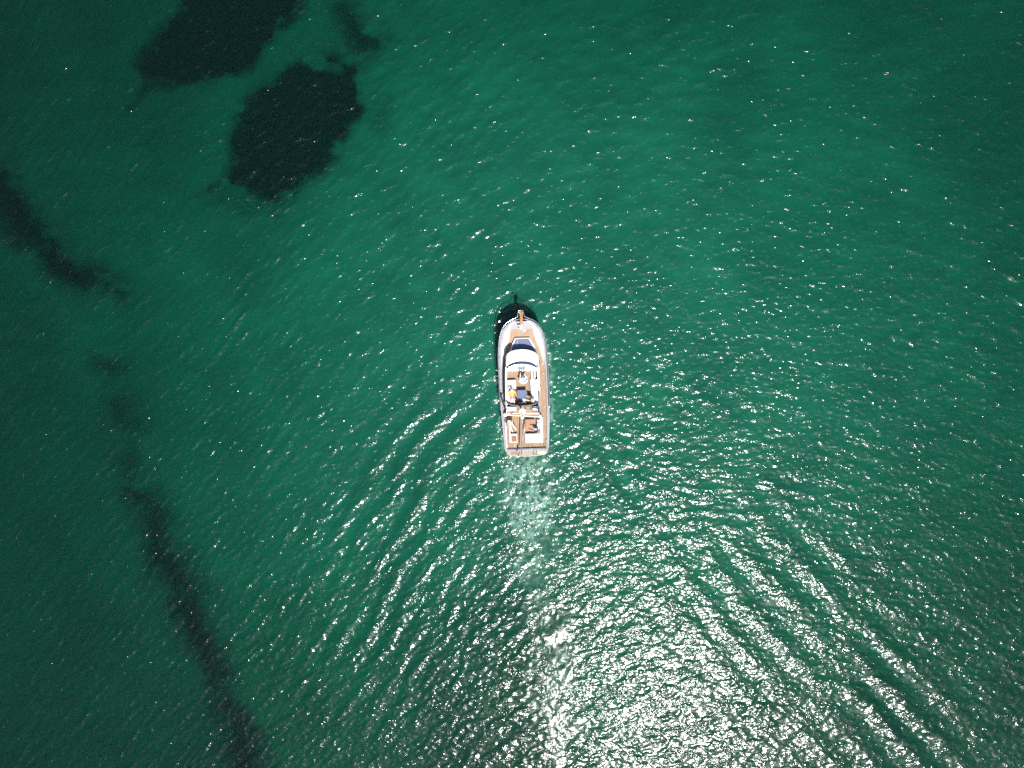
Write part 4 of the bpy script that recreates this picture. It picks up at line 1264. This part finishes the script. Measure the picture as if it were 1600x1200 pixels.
    if cap:
        bm = bmesh.new(); bm_ball(bm, (0, 0, 0), (.11, .122, .1), 16, 12, .02); 
        o = from_bm('cap', bm, cap, root, True); o.matrix_local = Matrix.Translation(head + ht * .05 - hf * .005) @ rot
        vs = [(x * .095, .09 + .1 * (1 - x * x) * k, .004 - .02 * k) for k in (0, 1) for x in (-1, -.6, -.2, .2, .6, 1)]
        pk = link_mesh('peak', vs, [(i, i + 1, i + 7, i + 6) for i in range(5)], cap, o); pk.modifiers.new('thickness', 'SOLIDIFY').thickness = .006
    for s in (-1, 1):
        bm = bmesh.new(); bm_ball(bm, (0, 0, 0), (.014, .01, .011), 8, 6)
        o = from_bm('eye', bm, M['rubber'], root, True); o.location = head + hf * .082 + ht * .018 + Vector((s * .034, 0, 0))
    bm = bmesh.new(); bm_ball(bm, (0, 0, 0), (.026, .008, .007), 8, 6)
    o = from_bm('mouth', bm, M['red'], root, True); o.location = head + hf * .078 - ht * .052
    for s in (-1, 1):
        an, fd = J[s][5], J[s][6]
        if shoes:
            N, E = [], []
            a = add(an - Vector((0, 0, .01)), .046); b = add(an + fd * .1 - Vector((0, 0, .03)), .044, a); add(an + fd * .19 - Vector((0, 0, .035)), .034, b)
            skinned('shoe', N, E, shoes, root, 1)
    return root
def cloth(n, c): return simple(n, c, .85, var=.1, scale=12, bump=.006, bscale=14)
SIT = ((.02, .42, .05), (.02, .06, -.43))
REST = {s: ((.05, .06, -.24), (-.06, .22, -.04)) for s in (-1, 1)}
WHEEL = {s: ((.03, .16, -.2), (-.02, .24, .06)) for s in (-1, 1)}
white_shirt = cloth('white_shirt', (.74, .74, .78)); hairdark = simple('dark_hair', (.02, .014, .01), .5, var=.3, scale=30)
person('person in white shirt and blue grey cap at the flybridge helm', (hc[0] - .02, hc[1] + .02, zs + .66), 0.0, R(-4), SIT, WHEEL, SKIN, white_shirt, cloth('white_trousers', (.7, .68, .64)),
       hairdark, cloth('blue_grey_cap', (.25, .29, .4)), sleeves=.8, shoes=M['rubber'])
c = L(800.6, 618.6, zs + .6)
person('person in bright yellow shirt and white cap reclining on the settee', (c.x, c.y, zs + .45), R(180), R(52), ((.02, .36, .22), (.0, .3, -.28)),
       {-1: ((.14, .12, -.12), (.02, .2, .1)), 1: ((.1, .14, -.12), (-.06, .22, .08))}, SKIN2, cloth('yellow_shirt', (.8, .62, .02)), cloth('pink_shorts', (.55, .22, .2)), hairdark,
       cloth('white_cap', (.75, .75, .75)), shorts=True, sleeves=.5)
c = L(832.6, 624.6, zs + .6)
person('dark haired person in cream clothes leaning to the flybridge table', (c.x, c.y, zs + .45), R(68), R(-16), SIT,
       {-1: ((.03, .2, -.14), (-.02, .24, .06)), 1: ((.05, .12, -.2), (-.1, .22, .06))}, SKIN2, cloth('brown_top', (.09, .045, .035)), cloth('cream_trousers', (.74, .66, .48)), hairdark, None, sleeves=.3, nod=.25)
c = L(797.4, 661.2, zd + .6)
person('person in slate blue shirt and white trousers on the left aft bench', (c.x, c.y, zd + .44), R(205), R(24), ((.02, .4, .08), (.02, .22, -.36)), REST, SKIN2, cloth('slate_shirt', (.13, .14, .24)),
       cloth('white_trousers', (.74, .72, .7)), None, cloth('white_sun_cap', (.74, .74, .74)), sleeves=.5, shoes=M['cushion'])
c = L(838.8, 670.2, zd + .6)
person('person in black with a pale blue cap at the teak table', (c.x, c.y, zd + .46), R(78), R(-10), SIT, WHEEL, SKIN, cloth('black_top', (.02, .018, .018)), cloth('black_trousers', (.03, .025, .02)),
       hairdark, cloth('pale_blue_cap', (.3, .5, .6)), sleeves=.5, nod=.1)
